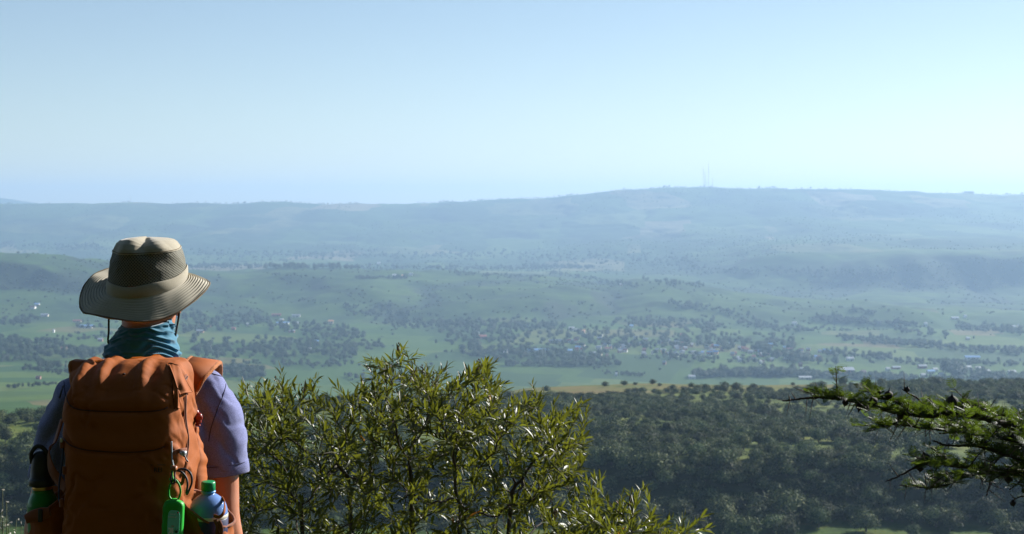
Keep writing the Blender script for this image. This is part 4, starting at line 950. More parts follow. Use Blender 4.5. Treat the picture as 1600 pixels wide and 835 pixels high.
ad = np.array([a for a, _, _ in OUT], float); tt = np.degrees(th)
def per(vals):                                         # smooth periodic interpolation of the control values
    e = np.interp(tt, ad, vals); k = np.hanning(13); k /= k.sum(); return np.convolve(np.concatenate([e[-6:], e, e[:6]]), k, 'valid')
opx, opy = per([p for _, p, _ in OUT]), per([p for _, _, p in OUT])
od = hy + .166 * np.sin(th)
O = np.stack([(opx - 800) * od / F, od, -(opy - YH) * od / F], 1)
zin = -.182 + .008 * np.cos(th) + .030 * np.sin(th)
I = np.stack([hx + ha * np.cos(th), hy + hb * np.sin(th), zin], 1)
NR = 140; Rb = []
for j in range(NR):
    u = j / (NR - 1); q = I * (1 - u) + O * u
    sag = .010 * math.sin(math.pi * u) * (0.5 + .5 * np.cos(2 * th)) ; q = q.copy(); q[:, 2] += sag - .004 * math.sin(math.pi * u)
    q[:, 2] += .0034 * (abs(math.sin(u * 10 * math.pi)) - .6) * (1 if .04 < u < .98 else 0)       # stitched rows
    q[:, 2] += .0012 * np.sin(th * 11 + 3 * u) * u
    Rb.append(q)
und = [r - np.array((0, 0, .0028)) for r in Rb[::-1]]
V, Fa = loft(Rb + und, False); add('brim', V, Fa, M_brim, hat)
V, Fa = tube(list(O) + [O[0]], .0022, 6, False); add('edge_binding', np.array(V), Fa, M_edge, hat)
PROF_T = [0, .25, .45, .62, .75, .85, .92, .965, .99, 1.0]; PROF_K = [1.0, .985, .955, .91, .855, .785, .69, .54, .30, .0]
def crown_pt(t, off=0.0):
    k = np.interp(t, PROF_T, PROF_K); base = zin + .026; zt = -.0655 + .006 * np.sin(th) * 0
    z = base * (1 - t) + zt * t
    deg = np.where(tt < 0, tt, tt)
    g = lambda c, s, tc, ts: np.exp(-((((deg - c + 180) % 360) - 180) / s) ** 2 - ((t - tc) / ts) ** 2)
    d = -.013 * g(277, 12, .78, .16) + .007 * g(246, 18, .74, .15) + .009 * g(305, 17, .74, .16) - .007 * g(215, 16, .72, .16) + .004 * g(330, 15, .6, .2) - .006 * g(20, 25, .75, .2)
    d = d + (fbm(np.cos(th) * 3 + 7, np.sin(th) * 3 + t * 3, 3, 40) - .5) * .006 * sstep(0, .3, t)
    zz = z - .010 * g(277, 16, .93, .10) + .003 * g(246, 22, .93, .1) - .004 * g(95, 40, .95, .2)
    rx = ha * k + d + off; ry = hb * k + d + off; rx = np.maximum(rx, 0); ry = np.maximum(ry, 0)
    return np.stack([hx + rx * np.cos(th), hy + ry * np.sin(th), zz], 1)
tb = .66
V, Fa = loft([crown_pt(t) for t in np.linspace(0, tb, 36)], False); o = add('mesh_panel', V, Fa, M_net, hat)
a = o.data.attributes.new('net', 'FLOAT_VECTOR', 'POINT'); uvs = np.stack([np.tile(th * ha * .95, 36) / .0078, np.repeat(np.linspace(0, tb, 36) * .118, NA) / .0078, np.zeros(36 * NA)], 1)
a.data.foreach_set('vector', uvs.astype(np.float32).ravel())
rt = [crown_pt(tb - .02, .0010), crown_pt(tb - .018, .0028)] + [crown_pt(t, .0022) for t in np.linspace(tb, .999, 44)]
V, Fa = loft(rt, True); add('crown_top', V, Fa, M_khaki, hat)
V, Fa = tube([crown_pt(tb + .015, .0028)[i % NA] for i in range(0, NA + 1, 2)], .0010, 5, False); add('seam', np.array(V), Fa, M_edge, hat)
bd = []
for q, off in ((-.004, .001), (-.002, .0042), (.010, .0050), (.0245, .0042), (.0265, .0015)):
    w = .0018 * np.sin(th * 5 + 1) * (1 if q > 0 else 0)
    bd.append(np.stack([hx + (ha + off + w * .5) * np.cos(th), hy + (hb + off + w * .5) * np.sin(th), zin + q + w], 1))
V, Fa = loft(bd, False); add('hat_band', V, Fa, M_khaki, hat)
for a_, b_, c_ in (((170, 495), (170, 515), (172, 540)), ((280.5, 488), (277, 508), (271, 540))):
    dd = 3.99; pts = [P(*a_, dd), P(*b_, dd), P(*c_, dd), np.array((XC + .017 + (.05 if a_[0] > 200 else -.05), 4.05, -.335)), np.array((XC + .017, 4.08, -.355))]
    V, Fa = tube(spline(pts, 24), .0026, 8); add('chin_cord', np.array(V), Fa, mat_plain('chin_cord', (.035, .022, .014), .8), hat)

# ---- trousers and boots (below the frame, but the hiker stands on the ground)
pc = [loft([ring(XC, YC, z, a, b, 28, 2.3) for z, a, b in ((-.93, .172, .122), (-1.0, .178, .126), (-1.06, .165, .118), (-1.1, .12, .09))])]
for s in (-1, 1): pc.append(tube([X(s * .085, 0, -.98), X(s * .10, .004, -1.15), X(s * .106, .012, -1.40), X(s * .110, -.008, -1.60), X(s * .112, -.015, GZ + .09)], [.098, .096, .078, .072, .066], 20))
me = remeshed('trousers', pc, .009, 6, M_trous); c, n = co_no(me); set_co(me, c + n * ((fbm(c[:, 0] * 14 + c[:, 1] * 6, c[:, 2] * 16, 3, 9) - .5) * .016)[:, None]); add('trousers', me, None, None, person)
for s in (-1, 1):
    me = remeshed('boot', [tube([X(s * .112, -.075, GZ + .035), X(s * .114, .04, GZ + .035), X(s * .12, .15, GZ + .03), X(s * .124, .205, GZ + .026)], [.036, .047, .044, .026], 16), tube([X(s * .111, -.02, GZ + .02), X(s * .111, -.02, GZ + .14)], [.05, .05], 16)], .006, 4, M_shoe)
    c, n = co_no(me); c[:, 2] = np.maximum(c[:, 2], GZ + .0); set_co(me, c); add('boot', me, None, None, person)
# ================================================================== BACKPACK AND WHAT IT CARRIES
pack = empty('backpack', (-.903, 3.75, -.95))
tag(pack, 'large burnt orange hiking backpack with bottles in its side pockets', 'backpack')
def padd(name, V, Fa, m, parent=None, smooth=True):
    """part of the pack given in world coordinates"""
    o = add(name, np.array(V, float) - np.array(pack.location), Fa, m, parent or pack, smooth); return o
PX0 = -.903
rows = interp_rows([(-.945, .070, 3.700, 3.83), (-.93, .105, 3.660, 3.855), (-.88, .132, 3.618, 3.865), (-.80, .140, 3.603, 3.865), (-.70, .139, 3.598, 3.865), (-.62, .1385, 3.600, 3.864), (-.56, .138, 3.605, 3.862), (-.50, .1365, 3.610, 3.86), (-.44, .134, 3.620, 3.858), (-.405, .1300, 3.640, 3.855), (-.384, .1270, 3.665, 3.85), (-.370, .122, 3.695, 3.845), (-.361, .114, 3.725, 3.838), (-.357, .100, 3.755, 3.828)], 190)
NP = 320
SEAMS = [  # front piping in photograph pixels
 [(103, 612), (106, 628), (116, 638), (140, 642), (200, 644), (246, 642), (262, 637)],
 [(94, 668), (99, 684), (112, 697), (140, 704), (195, 707), (238, 704), (258, 698)]]
def seam_xz(s, d=3.61): p = spline(np.array(s, float), 60); return np.stack([(p[:, 0] - 800) * d / F, -(p[:, 1] - YH) * d / F], 1)
SX = [seam_xz(s) for s in SEAMS]
RG = []
thp = np.linspace(0, 2 * math.pi, NP, endpoint=False)
for z, hw, yf, yb in rows:
    c, s = np.cos(thp), np.sin(thp); e = 2 / 4.6
    x = hw * np.sign(c) * np.abs(c) ** e; yy = np.sign(s) * np.abs(s) ** e
    wid = 1 + .05 * (yy + 1) / 2                                             # slightly wider at the back panel
    RG.append(np.stack([PX0 + x * wid, (yf + yb) / 2 + (yb - yf) / 2 * yy, np.full(NP, z)], 1))
G = np.array(RG); nu = np.zeros_like(G)
du = np.roll(G, -1, 1) - np.roll(G, 1, 1); dv = np.gradient(G, axis=0); nu = np.cross(du, dv); nu /= np.linalg.norm(nu, axis=2, keepdims=True) + 1e-9
x, y, z = G[..., 0], G[..., 1], G[..., 2]
front = sstep(3.74, 3.66, y); up = sstep(-.47, -.372, z)
d = np.zeros_like(x)
# puckers gathered at the top seam
wob = 1.6 * fbm(x * 14, z * 9, 2, 3)
pk = np.sin((x - PX0) * 2 * math.pi / .052 + wob * 2.2 + 1.0)
d += .0065 * pk * up ** 1.2 * sstep(-.349, -.362, z) * (1 - .75 * sstep(PX0 + .055, PX0 + .10, x))
d += .006 * up * np.exp(-((x - PX0 - .04) / .05) ** 2)
# soft folds of nylon
d += (fbm(x * 13 + z * 5, z * 11 + y * 8, 4, 14) - .5) * .014
crs = 1 - np.abs(2 * fbm(x * 9 + z * 6, z * 8 + y * 9 - x * 4, 4, 71) - 1); d -= .0045 * sstep(.88, .99, crs) * (1 - up)      # sharp creases
right = sstep(PX0 + .10, PX0 + .13, x)
d += right * ((fbm(z * 14 + y * 12, y * 22 - z * 6, 3, 25) - .5) * .011 + .0018 * np.sin(z * 45 + y * 60 + 5 * fbm(z * 9, y * 9, 2, 4)))
d += .012 * right * np.exp(-((z + .60) / .05) ** 2) * sstep(3.84, 3.76, y)
# pressed-in seams
for sx in SX:
    dist = np.full(x.shape, 9.0)
    for k in range(0, len(sx) - 1):
        a, b = sx[k], sx[k + 1]; ab = b - a; t = np.clip(((x - a[0]) * ab[0] + (z - a[1]) * ab[1]) / (ab @ ab), 0, 1)
        dist = np.minimum(dist, np.hypot(x - a[0] - t * ab[0], z - a[1] - t * ab[1]))
    d += front * (-.0065 * np.exp(-(dist / .0045) ** 2) + .004 * np.exp(-((dist - .018) / .016) ** 2))
G = G + nu * d[..., None] * (1 if np.mean((nu * (G - G.mean((0, 1))))[:, :, :2]) > 0 else -1)
V = G.reshape(-1, 3); Fa = grid_faces(NP, len(rows), True) + [tuple(range(NP - 1, -1, -1)), tuple((len(rows) - 1) * NP + k for k in range(NP))]
pbody = padd('main_body', V, Fa, M_orange)
PT = BVHTree.FromPolygons([Vector(v) for v in V], [f for f in Fa if len(f) == 4])
M_pip = mat_plain('dark_piping', (.10, .030, .012), .7)
def on_pack(pts, n=50, off=.001):
    q = [shoot(PT, *p, off=off) for p in spline(np.array(pts, float), n)]; return [v for v in q if v is not None]
for s in SEAMS:
    q = on_pack(s, 70, .0005)
    if len(q) > 5: Vt, Ft = tube(spline(q, 100), .0016, 6); padd('piping', Vt, Ft, M_pip)
# side zip and seams, laid on the side face
def on_side(yz, n, off):
    out = []
    for yy_, zz_ in spline(np.array(yz, float), n):
        h = PT.ray_cast(Vector((-.55, yy_, zz_)), Vector((-1, 0, 0)))
        if h[0] is not None: out.append(np.array(h[0]) + np.array((off, 0, 0)))
    return out
q = np.array(on_side([(3.735, -.392), (3.708, -.405), (3.693, -.44), (3.688, -.50), (3.684, -.55), (3.664, -.585), (3.645, -.612)], 40, .0012))
k_ = np.hanning(11); k_ /= k_.sum(); q[5:-5] = np.stack([np.convolve(q[:, c_], k_, 'valid') for c_ in range(3)], 1)
Vt, Ft = strap(q[::3], [(1, -.25, .05)] * len(q[::3]), .013, .002, 60); zb = padd('zip_band', Vt, Ft, M_brown)
Vt, Ft = tube(spline(q + np.array((.0016, -.0004, 0)), 70), .0014, 6); padd('zip_teeth', Vt, Ft, M_pip, zb)
# lid flap folded over the top corner
def sheet(quad, name, m, lift, n=16, th=.0025, bulge=.004, nrm=(.6, -.6, .45), parent=None):
    (a, b, c_, d_) = [np.array(v, float) for v in quad]; top = []
    nv_ = np.array(nrm) / np.linalg.norm(nrm)
    for v in np.linspace(0, 1, n):
        for u in np.linspace(0, 1, n):
            p = (a * (1 - u) + b * u) * (1 - v) + (d_ * (1 - u) + c_ * u) * v; h = shoot(PT, *p)
            if h is None: h = P(p[0], p[1], 3.74)
            top.append(h)
    top = np.array(top).reshape(n, n, 3)
    for _ in range(6): top[1:-1, 1:-1] = (top[1:-1, 1:-1] + top[:-2, 1:-1] + top[2:, 1:-1] + top[1:-1, :-2] + top[1:-1, 2:]) / 5
    uu_, vv_ = np.meshgrid(np.linspace(0, 1, n), np.linspace(0, 1, n)); lf = lift * (.35 + .65 * vv_) + bulge * np.sin(math.pi * uu_) + .0015 * np.sin(uu_ * 9 + vv_ * 5)
    T_ = (top + nv_ * lf[..., None]).reshape(-1, 3); B_ = T_ - nv_ * th; f = grid_faces(n, n); N_ = n * n
    f2 = [tuple(N_ + i for i in q_[::-1]) for q_ in f]; ed = [(i, i + 1) for i in range(n - 1)] + [(i * n + n - 1, i * n + 2 * n - 1) for i in range(n - 1)] + [(N_ - 1 - i, N_ - 2 - i) for i in range(n - 1)] + [((n - 1 - i) * n, (n - 2 - i) * n) for i in range(n - 1)]
    return padd(name, np.concatenate([T_, B_]), f + f2 + [(a_, b_, N_ + b_, N_ + a_) for a_, b_ in ed], m, parent)
sheet([(262, 568), (279, 573), (297, 616), (278, 619)], 'lid_flap', M_orange, .011)
sheet([(268, 594), (279, 596), (280, 640), (272, 640)], 'lid_corner', M_orange, .004, bulge=.005)
# small zip pull / logo
q = shoot(PT, 193.5, 584.5, .002)
if q is not None: Vt, Ft = box(*q, .006, .004, .003, .001); padd('zip_pull', Vt, Ft, M_black)
def text_mesh(name, body, size, m, depth=.0004):
    cu = bpy.data.curves.new(name, 'FONT'); cu.body = body; cu.size = size; cu.extrude = depth; cu.align_x = 'CENTER'
    o = bpy.data.objects.new('tmp', cu); C.objects.link(o); me = eval_mesh(o, name); me.materials.clear(); me.materials.append(m); return me
q = shoot(PT, 247, 738, .0025)
M_logo = mat_plain('black_embroidery', (.010, .008, .010), .6, .3, 300)
o = add('logo', text_mesh('logo', 'REI', .015, M_logo), None, None, pack); o.location = Vector(q) - pack.location; o.rotation_euler = (R(90), 0, 0)
Vt, Ft = box(q[0], q[1], q[2] + .0165, .034, .001, .0012); padd('logo_line', Vt, Ft, M_logo)

# ---- shoulder straps, laid over the shirt
def over_shirt(pts, gap):
    out, nn = [], []
    for p in pts:
        h = ST.find_nearest(Vector(p)); q = np.array(p, float)
        if h[0] is not None:
            nr = np.array(h[1]); hp = np.array(h[0])
            if np.dot(q - hp, nr) < gap: q = hp + nr * gap
            nn.append(nr)
        else: nn.append(np.array((0, -1, 0)))
        out.append(q)
    return out, nn
for s, x0, x1 in ((1, -.803, -.772), (-1, -1.035, -1.062)):
    zt = 0 if s == 1 else -.004
    pts = spline([(x0, 3.842, -.435 + zt), (x1 - s * .01, 3.865, -.396 + zt), (x1, 3.905, -.381 + zt), (x1, 3.965, -.378 + zt), (x1 - s * .006, 4.03, -.40 + zt), (x1 - s * .02, 4.075, -.46), (x1 - s * .03, 4.095, -.56), (x1 - s * .01, 4.088, -.66), (x1 + s * .02, 4.05, -.74)], 26)
    q, nn = over_shirt(pts, .009); nn = [np.array(v) for v in nn]
    Vt, Ft = strap(q, nn, [.060, .066, .070, .070, .068, .064, .055, .045], .013, 60); st = padd('shoulder_strap', Vt, Ft, M_orange)
    c_ = spline(q, 60); n_ = spline(nn, 60)
    for sg in (-1, 1):                                                # padded edge binding
        e_ = []
        for i in range(60):
            t = c_[min(i + 1, 59)] - c_[max(i - 1, 0)]; t /= np.linalg.norm(t); nn_ = n_[i] - t * (n_[i] @ t); nn_ /= np.linalg.norm(nn_); e_.append(c_[i] + np.cross(t, nn_) * sg * .0345 * np.interp(i / 59, [0, .3, .6, 1], [.87, 1, .97, .66]))
        Vt, Ft = tube(e_, .0075 if sg * s < 0 else .006, 8); padd('strap_edge', Vt, Ft, M_orange2, st)
    e = q[-1]; Vt, Ft = strap([e, (e[0] + s * .012, 4.0, -.79), (e[0] + s * .0, 3.93, -.83), (PX0 + s * .135, 3.86, -.86)], [(s, .6, 0), (s, .2, 0), (s, 0, 0), (s, 0, 0)], .02, .002, 20); padd('lower_webbing', Vt, Ft, M_brown)
# haul loop
Vt, Ft = tube(spline([(PX0 - .03, 3.852, -.40), (PX0 - .02, 3.858, -.376), (PX0 + .02, 3.858, -.376), (PX0 + .03, 3.852, -.40)], 16), .005, 8); padd('haul_loop', Vt, Ft, M_brown)
# hip belt round the waist
bp = [(XC + .008 + a, YC + b, -.885) for a, b in [(.205 * math.cos(q), .155 * math.sin(q)) for q in np.linspace(-.9, math.pi + .9, 24)]]
Vt, Ft = strap(bp, [(p[0] - XC, p[1] - YC, 0) for p in bp], .075, .012, 60); padd('hip_belt', Vt, Ft, M_orange)
Vt, Ft = box(XC + .008, YC + .162, -.885, .05, .014, .035, .004); padd('belt_buckle', Vt, Ft, M_black)

# ---- side pockets: stretch cloth with a slanted rim
def pocket(cx, cy, ax, ay, rim, s, name='side_pocket'):
    n = 72; t = np.linspace(0, 2 * math.pi, n, endpoint=False); Rr = []
    rz = rim(t)
    for k in np.linspace(0, 1, 40):
        zz = -.965 * (1 - k) + rz * k
        w = .78 + .22 * min(1, k * 4) ** .5
        f = (fbm(np.cos(t) * 3 + cx * 9, np.sin(t) * 3 + k * 4, 3, 50) - .5) * .008 + .0022 * np.sin(k * 30 + np.cos(t) * 6 + 4 * fbm(t, t * 0 + k * 5, 2, 51)) * k
        Rr.append(np.stack([cx + (ax * w + f) * np.cos(t), cy + (ay * w + f) * np.sin(t), zz], 1))
    last = Rr[-1]; cxy = np.array((cx, cy, 0))
    inner = [np.stack([cx + (r[:, 0] - cx) * .95, cy + (r[:, 1] - cy) * .95, r[:, 2] - .001], 1) for r in Rr[::-1]]
    Vt, Ft = loft(Rr + inner, False); o = padd(name, Vt, Ft, M_orange)
    Vt, Ft = tube([p + np.array((0, 0, .001)) for p in list(last) + [last[0]]], .0034, 8, False); padd('elastic_rim', Vt, Ft, M_brown, o)
    return o
BX, BY = (326 - 800) * 3.69 / F, 3.69               # clear bottle axis (base of the neck)
pocket(BX - .006, BY + .008, .060, .068, lambda t: -.698 - .036 * np.cos(t) + .012 * np.sin(t), 1)
GX, GY = (73 - 800) * 3.71 / F, 3.71
pocket(GX + .010, GY + .006, .052, .062, lambda t: -.685 + .034 * np.cos(t) + .012 * np.sin(t), -1)
# wing of the stretch side panel, lit from the side
Vt, Ft = strap([P(304, 668, 3.83), P(307, 690, 3.82), P(311, 712, 3.80), P(312, 740, 3.79), P(313, 772, 3.78)], [(1, -.35, .1)] * 5, [.012, .03, .044, .05, .05], .012, 50)
Vt = np.array(Vt); Vt += (fbm(Vt[:, 2] * 40, Vt[:, 1] * 60, 3, 31)[:, None] - .5) * np.array((.012, .006, 0)); padd('side_panel', Vt, Ft, M_orange)

# ---- webbing, cords, locks on the left side
Vt, Ft = strap([P(97, 655, 3.72), P(86, 690, 3.70), P(76, 706, 3.68), P(80, 732, 3.66), P(93, 752, 3.65), P(103, 764, 3.63)], [(-.6, -.8, 0), (-.8, -.6, 0), (-.9, -.4, 0), (-.7, -.7, 0), (-.4, -.9, 0), (-.3, -.9, 0)], [.012, .02, .03, .03, .026, .02], .0025, 50); padd('compression_strap', Vt, Ft, M_brown)
Vt, Ft = tube(spline([P(99, 700, 3.64), P(97, 725, 3.63), P(93, 752, 3.63), P(92, 778, 3.63), P(95, 790, 3.63)], 24), .0022, 8); padd('cord', Vt, Ft, mat_plain('navy_cord', (.02, .03, .10), .7))
for p in ((97, 694, 3.64), (96, 786, 3.63), (101, 735, 3.63)):
    Vt, Ft = tube([P(p[0], p[1] - 6, p[2]), P(p[0] + 1, p[1] + 6, p[2])], [.0055, .0065], 10); padd('cord_lock', Vt, Ft, M_brown)
Vt, Ft = box(*P(96, 688, 3.63), .006, .005, .010, .001); padd('metal_hook', Vt, Ft, mat_plain('grey_metal', (.45, .46, .48), .3, .1, 40, metal=.9))
Vt, Ft = strap([P(40, 812, 3.66), P(52, 806, 3.655), P(66, 803, 3.65), P(78, 800, 3.645)], [(-.2, -1, .1)] * 4, [.022, .026, .03, .02], .005, 24); pk_ = padd('pocket_tab', Vt, Ft, M_brown)
Vt, Ft = box(*P(63, 806, 3.645), .010, .006, .030, .002); padd('pocket_buckle', Vt, Ft, M_black)
Vt, Ft = tube(spline([P(99, 603, 3.66), P(96, 612, 3.65), P(93, 622, 3.66)], 10), .0022, 6); padd('zip_cord', Vt, Ft, M_cord)
# ---- red whistle clip and cords on the right side
M_red = mat_plain('red_plastic', (.30, .030, .018), .35, .2, 40)
wc = [P(296, 640, 3.82), P(302, 641, 3.81), P(308, 646, 3.805), P(312, 652, 3.80), P(310, 660, 3.80), P(309, 665, 3.80)]
Vt, Ft = tube(spline(wc, 20), [.004 + .0035 * abs(math.sin(i * .75)) for i in range(20)], 10); cl = padd('red_clip', Vt, Ft, M_red)
Vt, Ft = box(*P(311, 653, 3.795), .016, .008, .010, .002); padd('clip_wing', Vt, Ft, M_red, cl)
def cord(pts, r=.0024, m=M_cord, name='cord'):
    Vt, Ft = tube(spline([P(*p) for p in pts], 40), r, 8); return padd(name, Vt, Ft, m)
cord([(268, 690, 3.60), (268.5, 705, 3.595), (269, 718, 3.59), (271, 728, 3.585), (274, 733, 3.58)], .0018, mat_plain('pale_zip_cord', (.35, .42, .48), .5))
cord([(274, 735, 3.585), (287, 733, 3.58), (297, 739, 3.575), (300, 752, 3.575), (296, 765, 3.58), (292, 773, 3.59)], .0026)
cord([(274, 735, 3.585), (284, 738, 3.58), (291, 747, 3.58), (293, 758, 3.58), (291, 771, 3.59)], .0026)
cord([(270, 734, 3.585), (268, 742, 3.58), (267.5, 752, 3.58), (269, 757, 3.58)], .0020); cord([(273, 735, 3.585), (273, 745, 3.58), (273, 753, 3.58), (271, 757, 3.58)], .0020)
Vt, Ft = tube([P(268, 731, 3.58), P(275, 733, 3.575)], [.0055, .0065], 10); padd('cord_lock', Vt, Ft, mat_plain('orange_toggle', (.35, .12, .04), .5))
Vt, Ft = tube([P(283, 707, 3.60), P(289, 710, 3.595)], [.006, .007], 10); padd('cord_lock', Vt, Ft, mat_plain('silver_toggle', (.42, .43, .45), .35, .1, 40, metal=.6))
cord([(288, 711, 3.595), (291, 718, 3.59), (294, 722, 3.59)], .0018, M_black)
Vt, Ft = strap([P(271, 708, 3.605), P(277, 706, 3.60), P(284, 704, 3.605), P(292, 703, 3.62)], [(.2, -1, .2)] * 4, .010, .002, 16); padd('gear_loop', Vt, Ft, M_brown)
Vt, Ft = strap([P(276, 752, 3.60), P(284, 756, 3.595), P(288, 740, 3.60), P(292, 722, 3.62)], [(.2, -1, .2)] * 4, .008, .002, 24); padd('gear_loop', Vt, Ft, M_orange)
Vt, Ft = strap([P(334, 806, 3.63), P(343, 808, 3.625), P(350, 800, 3.63), P(351, 786, 3.65), P(347, 778, 3.68)], [(0, -1, .1), (.3, -1, 0), (.9, -.6, 0), (1, -.2, 0), (1, .2, 0)], .008, .002, 30); padd('pocket_cord', Vt, Ft, M_orange)
for k in range(2):
    Vt, Ft = strap([P(336 + k * 6, 812 + k * 2, 3.622), P(340 + k * 6, 824 + k * 2, 3.62), P(338 + k * 6, 845, 3.622)], [(.2, -1, .1)] * 3, .009, .003, 14); padd('pocket_webbing', Vt, Ft, M_brown)

# ================================================================== BOTTLES
# clear plastic water bottle with a green cap
def water_bottle():
    b = empty('water_bottle', (BX, BY, -.918)); tag(b, 'clear plastic water bottle with green cap in the right pack pocket', 'bottle'); b.rotation_euler = (R(4), R(0.6), 0)
    h = .245
    t = NT('blue_pet_plastic'); n = t.noise(t.node('ShaderNodeTexCoord').outputs['Object'], 160, 4, .6)
    p = t.princ(Base_Color=(.26, .45, .95), Roughness=.14, IOR=1.33, Transmission_Weight=.38, Normal=t.bump(t.step(n, .62, .70), .35, .0008)); m_pet = t.done(p.outputs[0])
    prof = [(.036, 0), (.0415, .004), (.0425, .02), (.0425, .175), (.0435, .190), (.0447, .208), (.0445, .219), (.0425, .230), (.038, .2405), (.030, .250), (.0215, .2565), (.0150, .261), (.0138, .270)]
    q = spline(np.array(prof), 60); V, Fa = lathe([tuple(v) for v in q], 48); add('bottle_body', np.array(V), Fa, m_pet, b)
    V, Fa = lathe([(.0143, .2625), (.0172, .264), (.0172, .2665), (.0143, .268)], 40); add('neck_ring', np.array(V), Fa, mat_plain('blue_neck', (.08, .32, .62), .3), b)
    cap = []
    n_ = 96; V = []; Fa = []
    for r, z, rb in ((.0152, .2685, 0), (.0158, .2695, 1), (.0158, .286, 1), (.0150, .2885, 0), (.012, .2892, 0)):
        for k in range(n_):
            a = 2 * math.pi * k / n_; rr = r + (.0005 if rb and k % 2 else 0); V.append((rr * math.cos(a), rr * math.sin(a), z))
    for i in range(4):
        for k in range(n_): Fa.append((i * n_ + k, i * n_ + (k + 1) % n_, (i + 1) * n_ + (k + 1) % n_, (i + 1) * n_ + k))
    Fa.append(tuple(range(n_ - 1, -1, -1))); Fa.append(tuple(4 * n_ + k for k in range(n_))); add('cap', np.array(V), Fa, mat_plain('green_cap', (.010, .30, .10), .35, .1, 60), b)
    for nm, z0, z1, m in (('label_band', .205, .2135, mat_plain('cream_label', (.62, .58, .46), .5, .1, 60)), ('label', .135, .2045, mat_plain('navy_label', (.015, .018, .075), .45, .5, 120))):
        V, Fa = lathe([(.0448, z0), (.0456, z0 + .001), (.0458, z1 - .001), (.0450, z1)], 48); add(nm, np.array(V), Fa[:-2], m, b)
water_bottle()
def green_bottle():
    b = empty('metal_bottle', (GX, GY, -.93)); tag(b, 'green metal bottle with black lid in the left pack pocket', 'bottle'); b.rotation_euler = (R(2), R(-1.5), 0)
    t = NT('green_enamel'); n = t.noise(t.node('ShaderNodeTexCoord').outputs['Object'], 600, 3); p = t.princ(Base_Color=(.006, .23, .028), Roughness=.42, Normal=t.bump(n, .12, .0004)); p.inputs['Coat Weight'].default_value = .15; m = t.done(p.outputs[0])
    q = spline(np.array([(.030, 0), (.0355, .004), (.0365, .02), (.0365, .222), (.0362, .236), (.0335, .250), (.0285, .262), (.0245, .270), (.0235, .277)]), 50)
    V, Fa = lathe([tuple(v) for v in q], 48); add('bottle_body', np.array(V), Fa, m, b)
    V, Fa = lathe([(.0222, .2765), (.0226, .277), (.0226, .285), (.0222, .2855)], 40); add('steel_ring', np.array(V), Fa, mat_plain('brass_ring', (.55, .36, .12), .3, .1, 60, metal=1.0), b)
    V, Fa = lathe([(.0275, .2858), (.030, .287), (.0302, .302), (.0285, .304), (.0268, .306), (.0245, .330), (.0215, .350), (.0165, .364), (.010, .369)], 40); lid = add('lid', np.array(V), Fa, M_black, b)
    V, Fa = tube(spline([(-.021, -.004, .340), (-.019, -.012, .366), (-.002, -.014, .382), (.015, -.010, .368), (.020, -.003, .342)], 24), .0052, 8); add('carry_loop', np.array(V), Fa, M_black, lid)
green_bottle()
